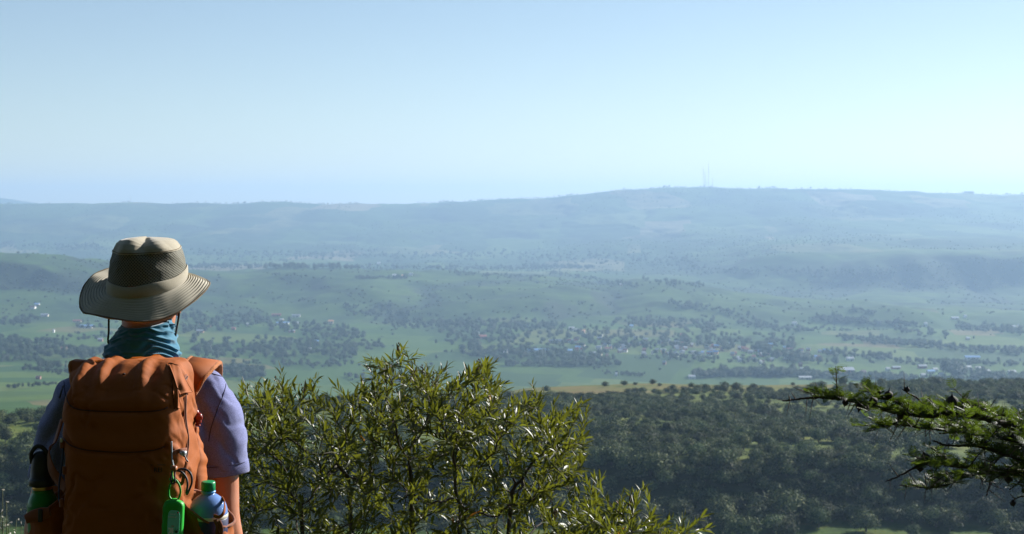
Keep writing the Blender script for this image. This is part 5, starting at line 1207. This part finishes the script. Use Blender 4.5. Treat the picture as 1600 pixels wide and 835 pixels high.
def sanitizer():
    c = P(268.5, 815, 3.585); b = empty('hand_sanitizer', (c[0], c[1], c[2] - .058)); tag(b, 'small hand sanitizer bottle in a bright green rubber holder hanging from the pack', 'bottle')
    b.rotation_euler = (0, R(3), 0)
    t = NT('green_silicone'); p = t.princ(Base_Color=(.012, .42, .030), Roughness=.5); p.inputs['Subsurface Weight'].default_value = .2; p.inputs['Subsurface Radius'].default_value = (.002, .006, .002); m = t.done(p.outputs[0])
    rows = interp_rows([(0, .019, .011), (.004, .0225, .0135), (.02, .0235, .0142), (.085, .0235, .0142), (.098, .0225, .0135), (.104, .018, .011), (.1075, .010, .008), (.110, .0085, .006)], 50)
    n = 64; Rr = []
    for z, a, bb in rows:
        r = ring(0, 0, z, a, bb, n, 3.2)
        if .012 < z < .094: k = r[:, 0] < -.019; r[k, 0] -= .0012 * (0.5 + .5 * math.sin(z * 2 * math.pi / .0042))      # ribbed edge
        Rr.append(r)
    V, Fa = loft(Rr); add('rubber_holder', V, Fa, m, b)
    lp = [(-.006, 0, .106), (-.0125, 0, .116), (-.0135, 0, .130), (-.011, 0, .142), (-.006, -.001, .150), (-.002, -.001, .153), (.002, -.001, .152), (.007, -.001, .146), (.0115, 0, .136), (.0130, 0, .124), (.0105, 0, .113), (.006, 0, .106)]
    V, Fa = tube(spline(lp, 70), .0024, 8); lo = add('strap_loop', np.array(V), Fa, m, b)
    V, Fa = tube(spline([(-.004, -.001, .150), (-.008, -.001, .162), (-.0085, -.001, .176), (-.011, -.001, .186)], 16), [.0036 - .00012 * i for i in range(16)], 8); add('strap_tail', np.array(V), Fa, m, lo)
    V, Fa = tube([(-.013, -.001, .154), (.001, -.002, .152)], .003, 8); add('strap_button', np.array(V), Fa, m, lo)
    # printed label
    yl = -.0146
    lb = []
    for k in np.linspace(0, 2 * math.pi, 40, endpoint=False):
        c_, s_ = math.cos(k), math.sin(k); lb.append((.004 + .0135 * math.copysign(abs(c_) ** .5, c_), .056 + .0305 * math.copysign(abs(s_) ** .4, s_)))
    V = [(a, yl, z) for a, z in lb] + [(a, yl - .0006, z) for a, z in lb]; nn = 40
    Fa = [tuple(range(nn, 2 * nn))] + [(i, (i + 1) % nn, nn + (i + 1) % nn, nn + i) for i in range(nn)]
    label = add('label', np.array(V), Fa, mat_plain('teal_label', (.22, .74, .66), .4, .08, 40), b, False)
    mw = mat_plain('white_print', (.85, .88, .90), .5); mr = mat_plain('red_print', (.55, .06, .05), .5); mg = mat_plain('dark_leaf_print', (.01, .05, .02), .5)
    for tx, z, sz in (('hand', .076, .0060), ('sanitizer', .0695, .0060)):
        o = add('print', text_mesh('print', tx, sz, mw, .0001), None, None, label); o.location = (.0015, yl - .0009, z); o.rotation_euler = (R(90), 0, 0)
    V, Fa = box(.0025, yl - .0008, .0505, .006, .0003, .0014); add('print', np.array(V), Fa, mr, label, False)
    V, Fa = lathe([(.0016, 0), (.0020, .0003)], 16); o = add('print', np.array(V), Fa, mr, label); o.location = (.013, yl - .0007, .0815); o.rotation_euler = (R(90), 0, 0)
    ar = [(-.007, .034), (-.0045, .0315), (.001, .0375), (.001, .0335), (.0045, .0335), (.0045, .0465), (-.007, .0465), (-.007, .043), (-.002, .043)]
    V = [(a, yl - .0009, z) for a, z in ar]; add('print', np.array(V), [(0, 1, 2, 8), (2, 3, 4, 5), (2, 5, 6, 8), (8, 6, 7)], mw, label, False)
    mb = MB()
    for a_, l in ((-70, .008), (-40, .011), (-10, .013), (20, .011), (50, .009)):
        a_ = R(a_); c_ = np.array((.0115, yl - .0010, .036)); t_ = np.array((math.sin(a_), 0, math.cos(a_))); w_ = np.array((math.cos(a_), 0, -math.sin(a_)))
        mb.put([c_ - w_ * .0012, c_ + w_ * .0012, c_ + t_ * l], [(0, 1, 2)])
    mb.build('print', mg, label, False)
sanitizer()
# ================================================================== PLANTS OF THE FOREGROUND
def colonize(att, roots, D=.036, infl=.34, kill=.062, iters=170, up=.05):
    """grow branches towards attraction points; returns positions, parents, root ids"""
    att = np.array(att, float); pos = []; par = []; rid = []
    for k, pts in enumerate(roots):
        prev = -1
        for p in pts: pos.append(np.array(p, float)); par.append(prev); rid.append(k); prev = len(pos) - 1
    alive = np.ones(len(att), bool); near = np.full(len(att), -1); nd = np.full(len(att), 1e9)
    def upd(i0):
        Q = np.array(pos[i0:])
        for i, q in enumerate(Q):
            d = np.linalg.norm(att - q, axis=1); m = d < nd; near[m] = i0 + i; nd[m] = d[m]
    upd(0)
    for _ in range(iters):
        use = alive & (nd < infl)
        if not use.any():
            use = alive & (nd < nd[alive].min() + .1) if alive.any() else use
            if not use.any(): break
        acc = {}
        idx = np.nonzero(use)[0]
        for i in idx:
            v = att[i] - pos[near[i]]; acc.setdefault(near[i], []).append(v / (np.linalg.norm(v) + 1e-9))
        i0 = len(pos); cnt = 0
        for k, vs_ in acc.items():
            v = np.mean(vs_, 0) + rng.normal(size=3) * .22 + np.array((0, 0, up)); v /= np.linalg.norm(v) + 1e-9
            pos.append(pos[k] + v * D); par.append(k); rid.append(rid[k]); cnt += 1
        upd(i0); alive &= nd > kill
        if cnt == 0 or len(pos) > 9000: break
    return np.array(pos), np.array(par), np.array(rid)

def branch_mesh(pos, par, r, sel, n=6):
    """joined tubes along the chains of selected nodes"""
    mb = MB(); kids = {}
    for i, p in enumerate(par):
        if p >= 0: kids.setdefault(p, []).append(i)
    starts = [i for i in range(len(pos)) if sel[i] and (par[i] < 0)]
    stack = [(i, None) for i in starts]
    while stack:
        i, frm = stack.pop(); ch = [i] if frm is None else [frm, i]; cur = i
        while kids.get(cur):
            ks = sorted(kids[cur], key=lambda k: -r[k]); 
            for k in ks[1:]: stack.append((k, cur))
            cur = ks[0]; ch.append(cur)
        if len(ch) < 2: continue
        P_ = [pos[k] for k in ch]; R_ = [min(r[k], r[ch[1]] * 1.15) if j == 0 and frm is not None else r[k] for j, k in enumerate(ch)]
        m = 4 if R_[0] < .004 else n
        V, Fa = tube(P_, R_, m); mb.put(V, Fa)
    return mb

def lanceolate(L=1.0, w=.105, curl=.16, fold=.045):
    V = []; 
    for t, k in ((0, .12), (.2, .72), (.45, 1.0), (.75, .66), (1.0, .02)):
        z = -curl * t * t; V += [(t * L, -w * k, z + fold * k), (t * L, 0, z), (t * L, w * k, z + fold * k)]
    Fa = []
    for j in range(4):
        a = j * 3; Fa += [(a, a + 3, a + 4, a + 1), (a + 1, a + 4, a + 5, a + 2)]
    return np.array(V), np.array(Fa)

def leaf_frames(base, dirs, ups):
    x = dirs / (np.linalg.norm(dirs, axis=1, keepdims=True) + 1e-9); y = np.cross(ups, x); y /= np.linalg.norm(y, axis=1, keepdims=True) + 1e-9
    return x, y, np.cross(x, y)
def leaves_mesh(tpl, base, dirs, ups, size):
    V, Fa = tpl; x, y, z = leaf_frames(base, dirs, ups); n = len(base)
    A = base[:, None, :] + size[:, None, None] * (V[None, :, 0:1] * x[:, None] + V[None, :, 1:2] * y[:, None] + V[None, :, 2:3] * z[:, None])
    idx = (np.arange(n)[:, None, None] * len(V) + Fa[None]).reshape(-1, Fa.shape[1]); return A.reshape(-1, 3), idx
def leaf_objects(root, mesh_list, base, dirs, ups, size, name='leaf'):
    x, y, z = leaf_frames(base, dirs, ups); rl = Vector(root.location)
    for i in range(len(base)):
        o = bpy.data.objects.new(name, mesh_list[i % len(mesh_list)]); C.objects.link(o); o.parent = root
        M = Matrix(((x[i][0], y[i][0], z[i][0], 0), (x[i][1], y[i][1], z[i][1], 0), (x[i][2], y[i][2], z[i][2], 0), (0, 0, 0, 1))) @ Matrix.Scale(size[i], 4)
        M.translation = Vector(base[i]) - rl; o.matrix_local = M

M_leaf = mat_leaf('shrub_leaves', [(.012, .026, .005), (.024, .045, .007), (.040, .064, .009), (.060, .082, .011), (.095, .105, .015)], .36, (.30, .32, .025), .42, .32)
M_leaf_old = mat_leaf('withered_leaves', [(.45, .13, .02), (.50, .24, .03)], .4, (.6, .25, .03), .45, .4)
M_twig = mat_plain('shrub_bark', (.055, .042, .030), .85, .35, 60, .4)
M_seedh = mat_plain('dry_seed_heads', (.09, .055, .03), .9, .4, 200)

def shrub(name, top, depth, thick, roots, natt, label, leaf_px, n_leaf, seed, low=1.0, bottom=870, twist=.0, sparse=None):
    g = np.random.default_rng(seed)
    tx = np.array([a for a, b in top], float); ty = np.array([b for a, b in top], float)
    att = []
    while len(att) < natt:
        px = g.uniform(tx[0], tx[-1]); t = np.interp(px, tx, ty); py = g.uniform(t + 22, bottom)
        if g.uniform() > (1.0 if py < t + 150 else low): continue
        if sparse is not None and g.uniform() < sparse(px, py): continue
        ed = min(1, (py - t) / 70) * min(1, (px - tx[0]) / 40, (tx[-1] - px) / 40)
        d = depth + g.uniform(-1, 1) * thick * (.25 + .75 * max(ed, 0)) ** .7
        att.append(P(px, py, d))
    pos, par, rid = colonize(att, roots)
    n = len(pos); kids = np.zeros(n, int); r = np.full(n, .0013); acc = np.zeros(n)
    for i in range(n - 1, -1, -1):
        if acc[i] > 0: r[i] = max(.0013, acc[i] ** (1 / 2.2))
        if par[i] >= 0: acc[par[i]] += r[i] ** 2.2; kids[par[i]] += 1
    r = np.minimum(r * 1.05, .030)
    base0 = pos[0].copy(); base0[2] = ground(base0[0], base0[1])
    root = empty(name, base0); tag(root, label, 'shrub')
    for k in range(len(roots)):
        sel = rid == k
        if sel.sum() < 3: continue
        mb = branch_mesh(pos, par, r, sel)
        # keep only this stem's chains
        add('stem', np.array(mb.V) - base0, mb.F, M_twig, root)
    # leaf sprays on the thin wood
    thin = np.nonzero(r < .0032)[0]; tips = thin[kids[thin] == 0]
    B, Dv, U, Sz = [], [], [], []
    order = np.concatenate([np.repeat(tips, 9), g.choice(thin, max(0, n_leaf - 9 * len(tips)))])
    ph = g.uniform(0, 6.28, n); cntr = np.zeros(n, int)
    for i in order[:max(n_leaf, 9 * len(tips))]:
        p = par[i]; ax = pos[i] - pos[p] if p >= 0 else np.array((0, 0, 1.0)); ax = ax / (np.linalg.norm(ax) + 1e-9); ax = ax + np.array((0, 0, .35)); ax /= np.linalg.norm(ax)
        k = cntr[i]; cntr[i] += 1; a = ph[i] + k * 2.4
        s = np.cross(ax, (0.3, 1, .2)); s /= np.linalg.norm(s) + 1e-9; q = np.cross(ax, s); rad = s * math.cos(a) + q * math.sin(a)
        tip = kids[i] == 0
        sp = g.uniform(.25, .75) if tip and k > 4 else g.uniform(.6, 1.25)
        dv = ax * 1.0 + rad * sp + np.array((0, 0, g.uniform(-.1, .25))); 
        b = pos[i] + ax * (g.uniform(-.03, .012) if not tip else .006 * k - .02) + rad * .002
        B.append(b); Dv.append(dv); U.append(np.array((0, 0, 1.0)) + rad * -.6 + g.normal(size=3) * .35)
        Sz.append(leaf_px * depth / F * g.uniform(.62, 1.22) * (1 - .25 * (k > 6)))
    B, Dv, U, Sz = map(np.array, (B, Dv, U, Sz))
    py = YH - B[:, 2] * F / B[:, 1]; px = 800 + F * B[:, 0] / B[:, 1]
    seen = (py < 835) & (px > 388); o = np.argsort(np.where(seen, B[:, 1] - .0006 * np.maximum(0, 700 - py), 99)); solo = o[:300]; rest = o[300:]
    tpls = [lanceolate(1, .105, .16), lanceolate(1, .12, .30), lanceolate(1, .09, -.06)]
    leaf_objects(root, [make_mesh('leaf', v, f, M_leaf) for v, f in tpls], B[solo], Dv[solo], U[solo], Sz[solo])
    third = np.array_split(g.permutation(rest), 3); Vs, Fs, off = [], [], 0
    for tp, ids in zip(tpls, third):
        V, Fa = leaves_mesh(tp, B[ids], Dv[ids], U[ids], Sz[ids]); Vs.append(V); Fs.append(Fa + off); off += len(V)
    f = add('foliage', np.concatenate(Vs) - base0, np.concatenate(Fs), M_leaf, root); f['kind'] = 'stuff'
    old = g.choice(rest, 14); leaf_objects(root, [make_mesh('withered_leaf', *tpls[0], M_leaf_old)], B[old] + .004, Dv[old] + g.normal(size=(14, 3)) * .3, U[old], Sz[old], 'withered_leaf')
    # dried seed heads that stand above the leaves
    th = tips[np.argsort(-(pos[tips, 2] / pos[tips, 1]))]
    for i in th[:60:6]:
        mb = MB(); p0 = pos[i]; d = np.array((g.uniform(-.4, .4), 0, 1.0)); L = g.uniform(.04, .08); pts = [p0 + d * L * q + np.array((.01 * math.sin(q * 3), 0, 0)) for q in np.linspace(0, 1, 6)]
        V, Fa = tube(pts, [.0012 - .00012 * j for j in range(6)], 4); mb.put(V, Fa)
        for q in np.linspace(.35, 1.0, 8):
            c = p0 + d * L * q + g.normal(size=3) * .0035; V, Fa = ellipsoid(c, (.0026, .0026, .0036), 6, 4); mb.put(V, Fa)
        add('seed_head', np.array(mb.V) - base0, mb.F, M_seedh, root)
    print(name, 'nodes', n, 'leaves', len(B))

def stem(px, py0, d, x0, y0, n=6, lean=0.0):
    """stem start: from the ground up to the height of pixel row py0"""
    a = np.array((x0, y0, float(ground(x0, y0)) - .03)); b = P(px, py0, d); mid = (a + b) / 2 + np.array((lean, 0, .05)); return spline([a, mid, b], n)
TOP1 = [(352, 640), (365, 604), (385, 596), (400, 604), (410, 584), (430, 594), (446, 580), (462, 596), (480, 582), (497, 604), (520, 616), (545, 612), (560, 594), (571, 566), (580, 540), (600, 530), (625, 526), (645, 534), (660, 566), (680, 568), (700, 564), (715, 580), (735, 572), (745, 542), (755, 544), (766, 566), (780, 570), (790, 590), (810, 606), (830, 592), (845, 598), (856, 618), (870, 614), (890, 624), (905, 612), (918, 640), (922, 700)]
bx, by = -.30, 5.75
shrub('leafy_shrub', TOP1, 5.6, .50, [stem(545, 760, 5.6, bx - .10, by, lean=-.05), stem(640, 720, 5.7, bx - .03, by + .05), stem(720, 790, 5.5, bx + .05, by - .03), stem(800, 770, 5.62, bx + .10, by + .04, lean=.04), stem(470, 790, 5.65, bx - .16, by + .06, lean=-.10)], 2100,
      'big glossy green shrub with narrow leaves behind the hiker\'s elbow', 22, 10500, 3, low=.55,
      sparse=lambda px, py: max(.93 * sstep(0, 40, px - np.interp(py, [600, 650, 700, 740, 790, 840], [930, 925, 900, 885, 850, 800])), .72 * (1 - sstep(0, 30, px - np.interp(py, [690, 740, 835], [340, 400, 430]))), .7 * sstep(690, 760, py), .75 if (640 < py < 690 and 470 < px < 560) or (665 < py < 720 and 800 < px < 850) else 0, .55 * float(fbm(px / 38., py / 30., 2, 5) < .44)))
TOP2 = [(850, 835), (880, 800), (900, 768), (918, 742), (934, 734), (946, 772), (962, 774), (985, 764), (1002, 754), (1014, 770), (1032, 794), (1060, 800), (1082, 816), (1092, 860)]
shrub('leafy_shrub', TOP2, 5.1, .32, [stem(930, 850, 5.1, .30, 5.15), stem(1000, 850, 5.05, .36, 5.10)], 620,
      'lower glossy green shrub standing beside the big one, its top below the dark bank', 23, 3600, 8, bottom=940)

# ---- pale flowering herb at the left edge
def herb():
    g = np.random.default_rng(5); x0, y0 = -1.62, 4.75; b0 = np.array((x0, y0, float(ground(x0, y0)))); root = empty('flowering_herb', b0)
    tag(root, 'small herb with whitish flower spikes at the left edge beside the pack', 'herb')
    m_w = mat_leaf('white_petals', [(.55, .52, .44), (.70, .66, .56)], .3, (.7, .65, .5), .6, .3); m_g = mat_leaf('herb_leaves', [(.03, .07, .015), (.07, .12, .03)], .35, (.25, .35, .05), .5, .4)
    tg = [(4, 766), (10, 782), (2, 800), (26, 812), (14, 818), (34, 822), (6, 826), (22, 832), (-8, 790), (40, 838)]
    for px, py in tg:
        e = P(px, py, y0 + g.uniform(-.1, .1)); s = b0 + np.array((g.uniform(-.05, .05), g.uniform(-.05, .05), 0)); pts = spline([s, (s + e) / 2 + g.normal(size=3) * .03, e], 14)
        V, Fa = tube(pts, [.003 - .00014 * i for i in range(14)], 5); st = add('stalk', np.array(V) - b0, Fa, mat_plain('herb_stalk', (.05, .07, .02), .8), root)
        mb = MB()
        for k in range(16):
            q = e - (pts[-1] - pts[-3]) * k * .22 + g.normal(size=3) * .004; d = g.normal(size=3) + np.array((0, 0, .8)); d /= np.linalg.norm(d); s_ = np.cross(d, g.normal(size=3)); s_ /= np.linalg.norm(s_)
            mb.put([q, q + d * .007 + s_ * .003, q + d * .011, q + d * .007 - s_ * .003], [(0, 1, 2, 3)])
        mb.V = [tuple(np.array(v) - b0) for v in mb.V]; mb.build('flower_spike', m_w, st, False)
        i = g.integers(2, 11, 12); B = pts[i]; D = g.normal(size=(12, 3)) + np.array((0, 0, .3)); V, Fa = leaves_mesh(lanceolate(1, .18, .2), B, D, np.tile((0, 0, 1.0), (12, 1)) + g.normal(size=(12, 3)) * .3, g.uniform(.02, .04, 12)); add('leaves', V - b0, Fa, m_g, st)
herb()

# ---- whistling thorn reaching in from the right
def thorn_tree():
    g = np.random.default_rng(44); tx, ty = 2.05, 4.35; b0 = np.array((tx, ty, float(ground(tx, ty)))); root = empty('thorn_tree', b0)
    tag(root, 'thorn tree reaching in with long spines, black galls and feathery leaves', 'tree')
    m_b = mat_plain('thorn_bark', (.040, .030, .024), .9, .4, 80, .5); m_t = mat_plain('pale_thorn', (.11, .085, .060), .6, .4, 60); m_g = mat_plain('black_gall', (.018, .013, .011), .75, .5, 90, .6)
    m_l = mat_leaf('thorn_leaflets', [(.013, .030, .006), (.024, .050, .008), (.042, .074, .011)], .36, (.20, .29, .02), .5, .25)
    fork = np.array((1.86, 4.25, -.95))
    V, Fa = tube(spline([b0 - np.array((0, 0, .05)), b0 + np.array((-.03, -.02, .4)), fork], 14), [.055 - .0018 * i for i in range(14)], 12); add('trunk', np.array(V) - b0, Fa, m_b, root)
    def px(*p): return [P(*q) for q in p]
    D0 = 4.1
    main = [
     (px((1720, 715, 4.2), (1640, 700, 4.15), (1580, 668, D0), (1510, 650, 4.06), (1450, 652, 4.04), (1395, 645, 4.02), (1345, 632, 4.0), (1300, 627, 4.0), (1262, 626, 4.0), (1222, 630, 4.0)), .012),
     (px((1730, 720, 4.3), (1650, 690, 4.3), (1600, 668, 4.28), (1545, 640, 4.25), (1500, 634, 4.2), (1462, 648, 4.15), (1440, 626, 4.12), (1420, 608, 4.1)), .010),
     (px((1450, 650, 4.04), (1410, 632, 4.06), (1375, 618, 4.05), (1342, 605, 4.05)), .005),
     (px((1740, 745, 4.1), (1660, 732, 4.0), (1590, 716, 3.95), (1530, 700, 3.92), (1480, 700, 3.9), (1455, 693, 3.9)), .010),
     (px((1740, 750, 4.1), (1650, 742, 4.05), (1570, 732, 4.0), (1500, 727, 3.98), (1450, 722, 3.96), (1420, 735, 3.95), (1384, 750, 3.95)), .010),
     (px((1740, 755, 4.2), (1660, 750, 4.15), (1590, 742, 4.12), (1520, 740, 4.1), (1470, 756, 4.08), (1404, 753, 4.06)), .009),
     (px((1740, 760, 4.1), (1670, 768, 4.05), (1610, 772, 4.0), (1575, 782, 4.0)), .006),
     (px((1740, 710, 4.2), (1680, 650, 4.15), (1630, 615, 4.1), (1597, 601, 4.08)), .006),
     (px((1740, 730, 4.2), (1660, 700, 4.25), (1600, 690, 4.3), (1550, 680, 4.32), (1500, 672, 4.34), (1440, 668, 4.3), (1400, 664, 4.28), (1353, 672, 4.25)), .008),
     (px((1740, 735, 4.2), (1650, 715, 4.2), (1590, 700, 4.2), (1555, 720, 4.2), (1545, 750, 4.18), (1540, 772, 4.18)), .006),
     (px((1740, 735, 4.2), (1660, 705, 4.0), (1580, 690, 3.95), (1520, 680, 3.95), (1470, 682, 3.95)), .007),
    ]
    LB, LD, LU, LS = [], [], [], []; TB, TD, TS = [], [], []; ALL = []
    for pts, r0 in main:
        first = pts[0]
        if 800 + F * first[0] / first[1] > 1700: pts = [fork, (fork + first) / 2 + np.array((-.02, 0, .05))] + pts
        s = spline(pts, 16 * len(pts)); n = len(s); s = s + np.cumsum(g.normal(size=s.shape) * .0006, 0) * np.linspace(0, 1, n)[:, None]
        V, Fa = tube(s, [max(.0016, r0 * (1 - .85 * i / n)) * (1 + .25 * (i % 6 == 0)) for i in range(n)], 7); br = add('branch', np.array(V) - b0, Fa, m_b, root)
        ALL.extend(list(s)); sp = np.concatenate([[0], np.cumsum(np.linalg.norm(np.diff(s, axis=0), axis=1))]); Lt = sp[-1]
        q = .02
        while q < Lt:
            i = int(np.searchsorted(sp, q)); i = min(i, n - 1); p = s[i]; t = s[min(i + 1, n - 1)] - s[max(i - 1, 0)]; t /= np.linalg.norm(t)
            ppx = 800 + F * p[0] / p[1]; endd = Lt - q
            if ppx < 1720:
                # paired spines
                if g.uniform() < .62 and ppx < 1640:
                    a = g.uniform(0, 6.28); s1 = np.cross(t, (0, 1, 0)); s1 /= np.linalg.norm(s1); s2 = np.cross(t, s1)
                    for da in (0, 2.2): TB.append(p); TD.append(s1 * math.cos(a + da) + s2 * math.sin(a + da) + t * .25 + np.array((0, 0, .1))); TS.append(g.uniform(.028, .066))
                # leaves (bare at the very tips)
                bare = endd < (.09 if r0 > .009 else .03) or (r0 == .006 and ppx < 1612)
                if not bare:
                    for _ in range(g.integers(3, 7)):
                        d = np.array((g.normal() * .8 - .25, g.normal() * .8, abs(g.normal()) * .55 + .05)) + t * .3
                        LB.append(p + g.normal(size=3) * .003); LD.append(d); LU.append(np.array((0, 0, 1.0)) + g.normal(size=3) * .4); LS.append(g.uniform(.018, .033))
                    if g.uniform() < .6:            # short side spur carrying more leaves
                        d = np.array((g.normal() * .6 - .5, g.normal() * 1.0, g.uniform(-.35, .75))); d /= np.linalg.norm(d); L = g.uniform(.03, .11)
                        sp_ = [p, p + d * L * .5 + np.array((0, 0, .004)), p + d * L]; V, Fa = tube(sp_, [.0022, .0017, .0012], 5); add('twig', np.array(V) - b0, Fa, m_b, root)
                        for f in np.linspace(.25, 1, int(3 + L * 100)):
                            LB.append(p + d * L * f); LD.append(np.array((g.normal() * .8 - .2, g.normal() * .8, abs(g.normal()) * .5))); LU.append(np.array((0, 0, 1.0)) + g.normal(size=3) * .4); LS.append(g.uniform(.017, .031))
                            if g.uniform() < .35 and ppx < 1640: TB.append(p + d * L * f); TD.append(g.normal(size=3)); TS.append(g.uniform(.02, .055))
            q += g.uniform(.010, .018)
    # leaf template: bipinnate, five pairs of pinnae
    V, Fa = [], []
    for k in range(6):
        u = .12 + k * .165
        for sg in (-1, 1):
            L = .40 * math.sin(math.pi * (.25 + .62 * k / 5)) + .08; w = .052; z0 = -.12 * u * u; b = len(V); dx = .20
            for f, ww, zz in ((0, .35, .0), (.5, 1, .03), (1, .45, -.01)):
                c = np.array((u + dx * f, sg * L * f, z0 + zz)); V += [c + np.array((-w * ww, 0, 0)), c + np.array((w * ww, 0, .012))]
            for j in (0, 2): Fa.append((b + j, b + j + 2, b + j + 3, b + j + 1))
    tpl = (np.array(V), np.array(Fa))
    LB, LD, LU, LS = map(np.array, (LB, LD, LU, LS))
    px_ = 800 + F * LB[:, 0] / LB[:, 1]; o = np.argsort(np.where(px_ < 1600, LB[:, 1], 99)); solo, rest = o[:300], o[300:]
    leaf_objects(root, [make_mesh('leaf', *tpl, m_l)], LB[solo], LD[solo], LU[solo], LS[solo])
    V, Fa = leaves_mesh(tpl, LB[rest], LD[rest], LU[rest], LS[rest]); f = add('foliage', V - b0, Fa, m_l, root); f['kind'] = 'stuff'
    # spines
    cone = make_mesh('thorn', *[np.array(tube([(0, 0, 0), (.5, 0, 0), (1, 0, 0)], [.030, .020, .003], 5)[0]), tube([(0, 0, 0), (.5, 0, 0), (1, 0, 0)], [.030, .020, .003], 5)[1]], m_t)
    TB, TD, TS = map(np.array, (TB, TD, TS)); vis_ = (800 + F * TB[:, 0] / TB[:, 1]) < 1605; k = np.nonzero(vis_)[0]; k = k[np.argsort(-TS[k] * (1 + .6 * g.uniform(size=len(k))))][:300]
    leaf_objects(root, [cone], TB[k], TD[k], np.tile((0.1, .3, 1.0), (len(k), 1)), TS[k], 'thorn')
    # swollen galls with their spines
    prof = [(.10, -1.0), (.62, -.75), (.98, -.25), (1.0, .2), (.72, .62), (.30, .92), (.12, 1.25), (.03, 1.7)]
    V, Fa = lathe([tuple(v) for v in spline(np.array(prof), 18)], 14); V = np.array(V); V[:, :2] *= (1 + .16 * (fbm(V[:, 0] * 2 + 3, V[:, 2] * 2 + V[:, 1], 2, 3) - .5))[:, None]; gm = make_mesh('gall', V, Fa, m_g)
    for x, y, s, up, d in [(1374, 610, 11, 1, 4.05), (1363, 627, 16, 1, 4.03), (1391, 630, 16, 1, 4.03), (1419, 609, 10, 1, 4.1), (1490, 628, 22, 1, 4.15), (1520, 629, 15, 1, 4.15), (1317, 647, 12, -1, 4.0), (1338, 649, 15, -1, 4.0), (1352, 641, 12, -1, 4.0), (1408, 650, 13, -1, 4.02), (1505, 673, 16, -1, 4.0), (1448, 719, 18, 1, 3.94), (1440, 737, 12, -1, 3.95), (1575, 785, 11, -1, 4.0), (1531, 713, 14, 1, 3.95), (1484, 647, 15, -1, 4.05), (1575, 677, 13, 1, 4.0), (1585, 655, 15, 1, 4.1), (1568, 730, 12, -1, 4.0), (1598, 755, 16, -1, 4.0), (1598, 602, 6, 1, 4.08), (1470, 620, 9, 1, 4.1)]:
        c = P(x, y, d); A_ = np.array(ALL); e_ = A_ - c; j_ = int(np.argmin(np.hypot(np.hypot(e_[:, 0], e_[:, 2]), .15 * e_[:, 1]))); c = A_[j_] + np.array((0, 0, up * s * d / F * .45)); o = bpy.data.objects.new('gall', gm); C.objects.link(o); o.parent = root; o.location = Vector(c - b0); k = s * d / F * .43; o.scale = (k, k, k)
        o.rotation_euler = (g.uniform(-.4, .4) + (0 if up > 0 else math.pi), g.uniform(-.5, .5), g.uniform(0, 6))
    print('thorn', len(LB), len(TB))
thorn_tree()
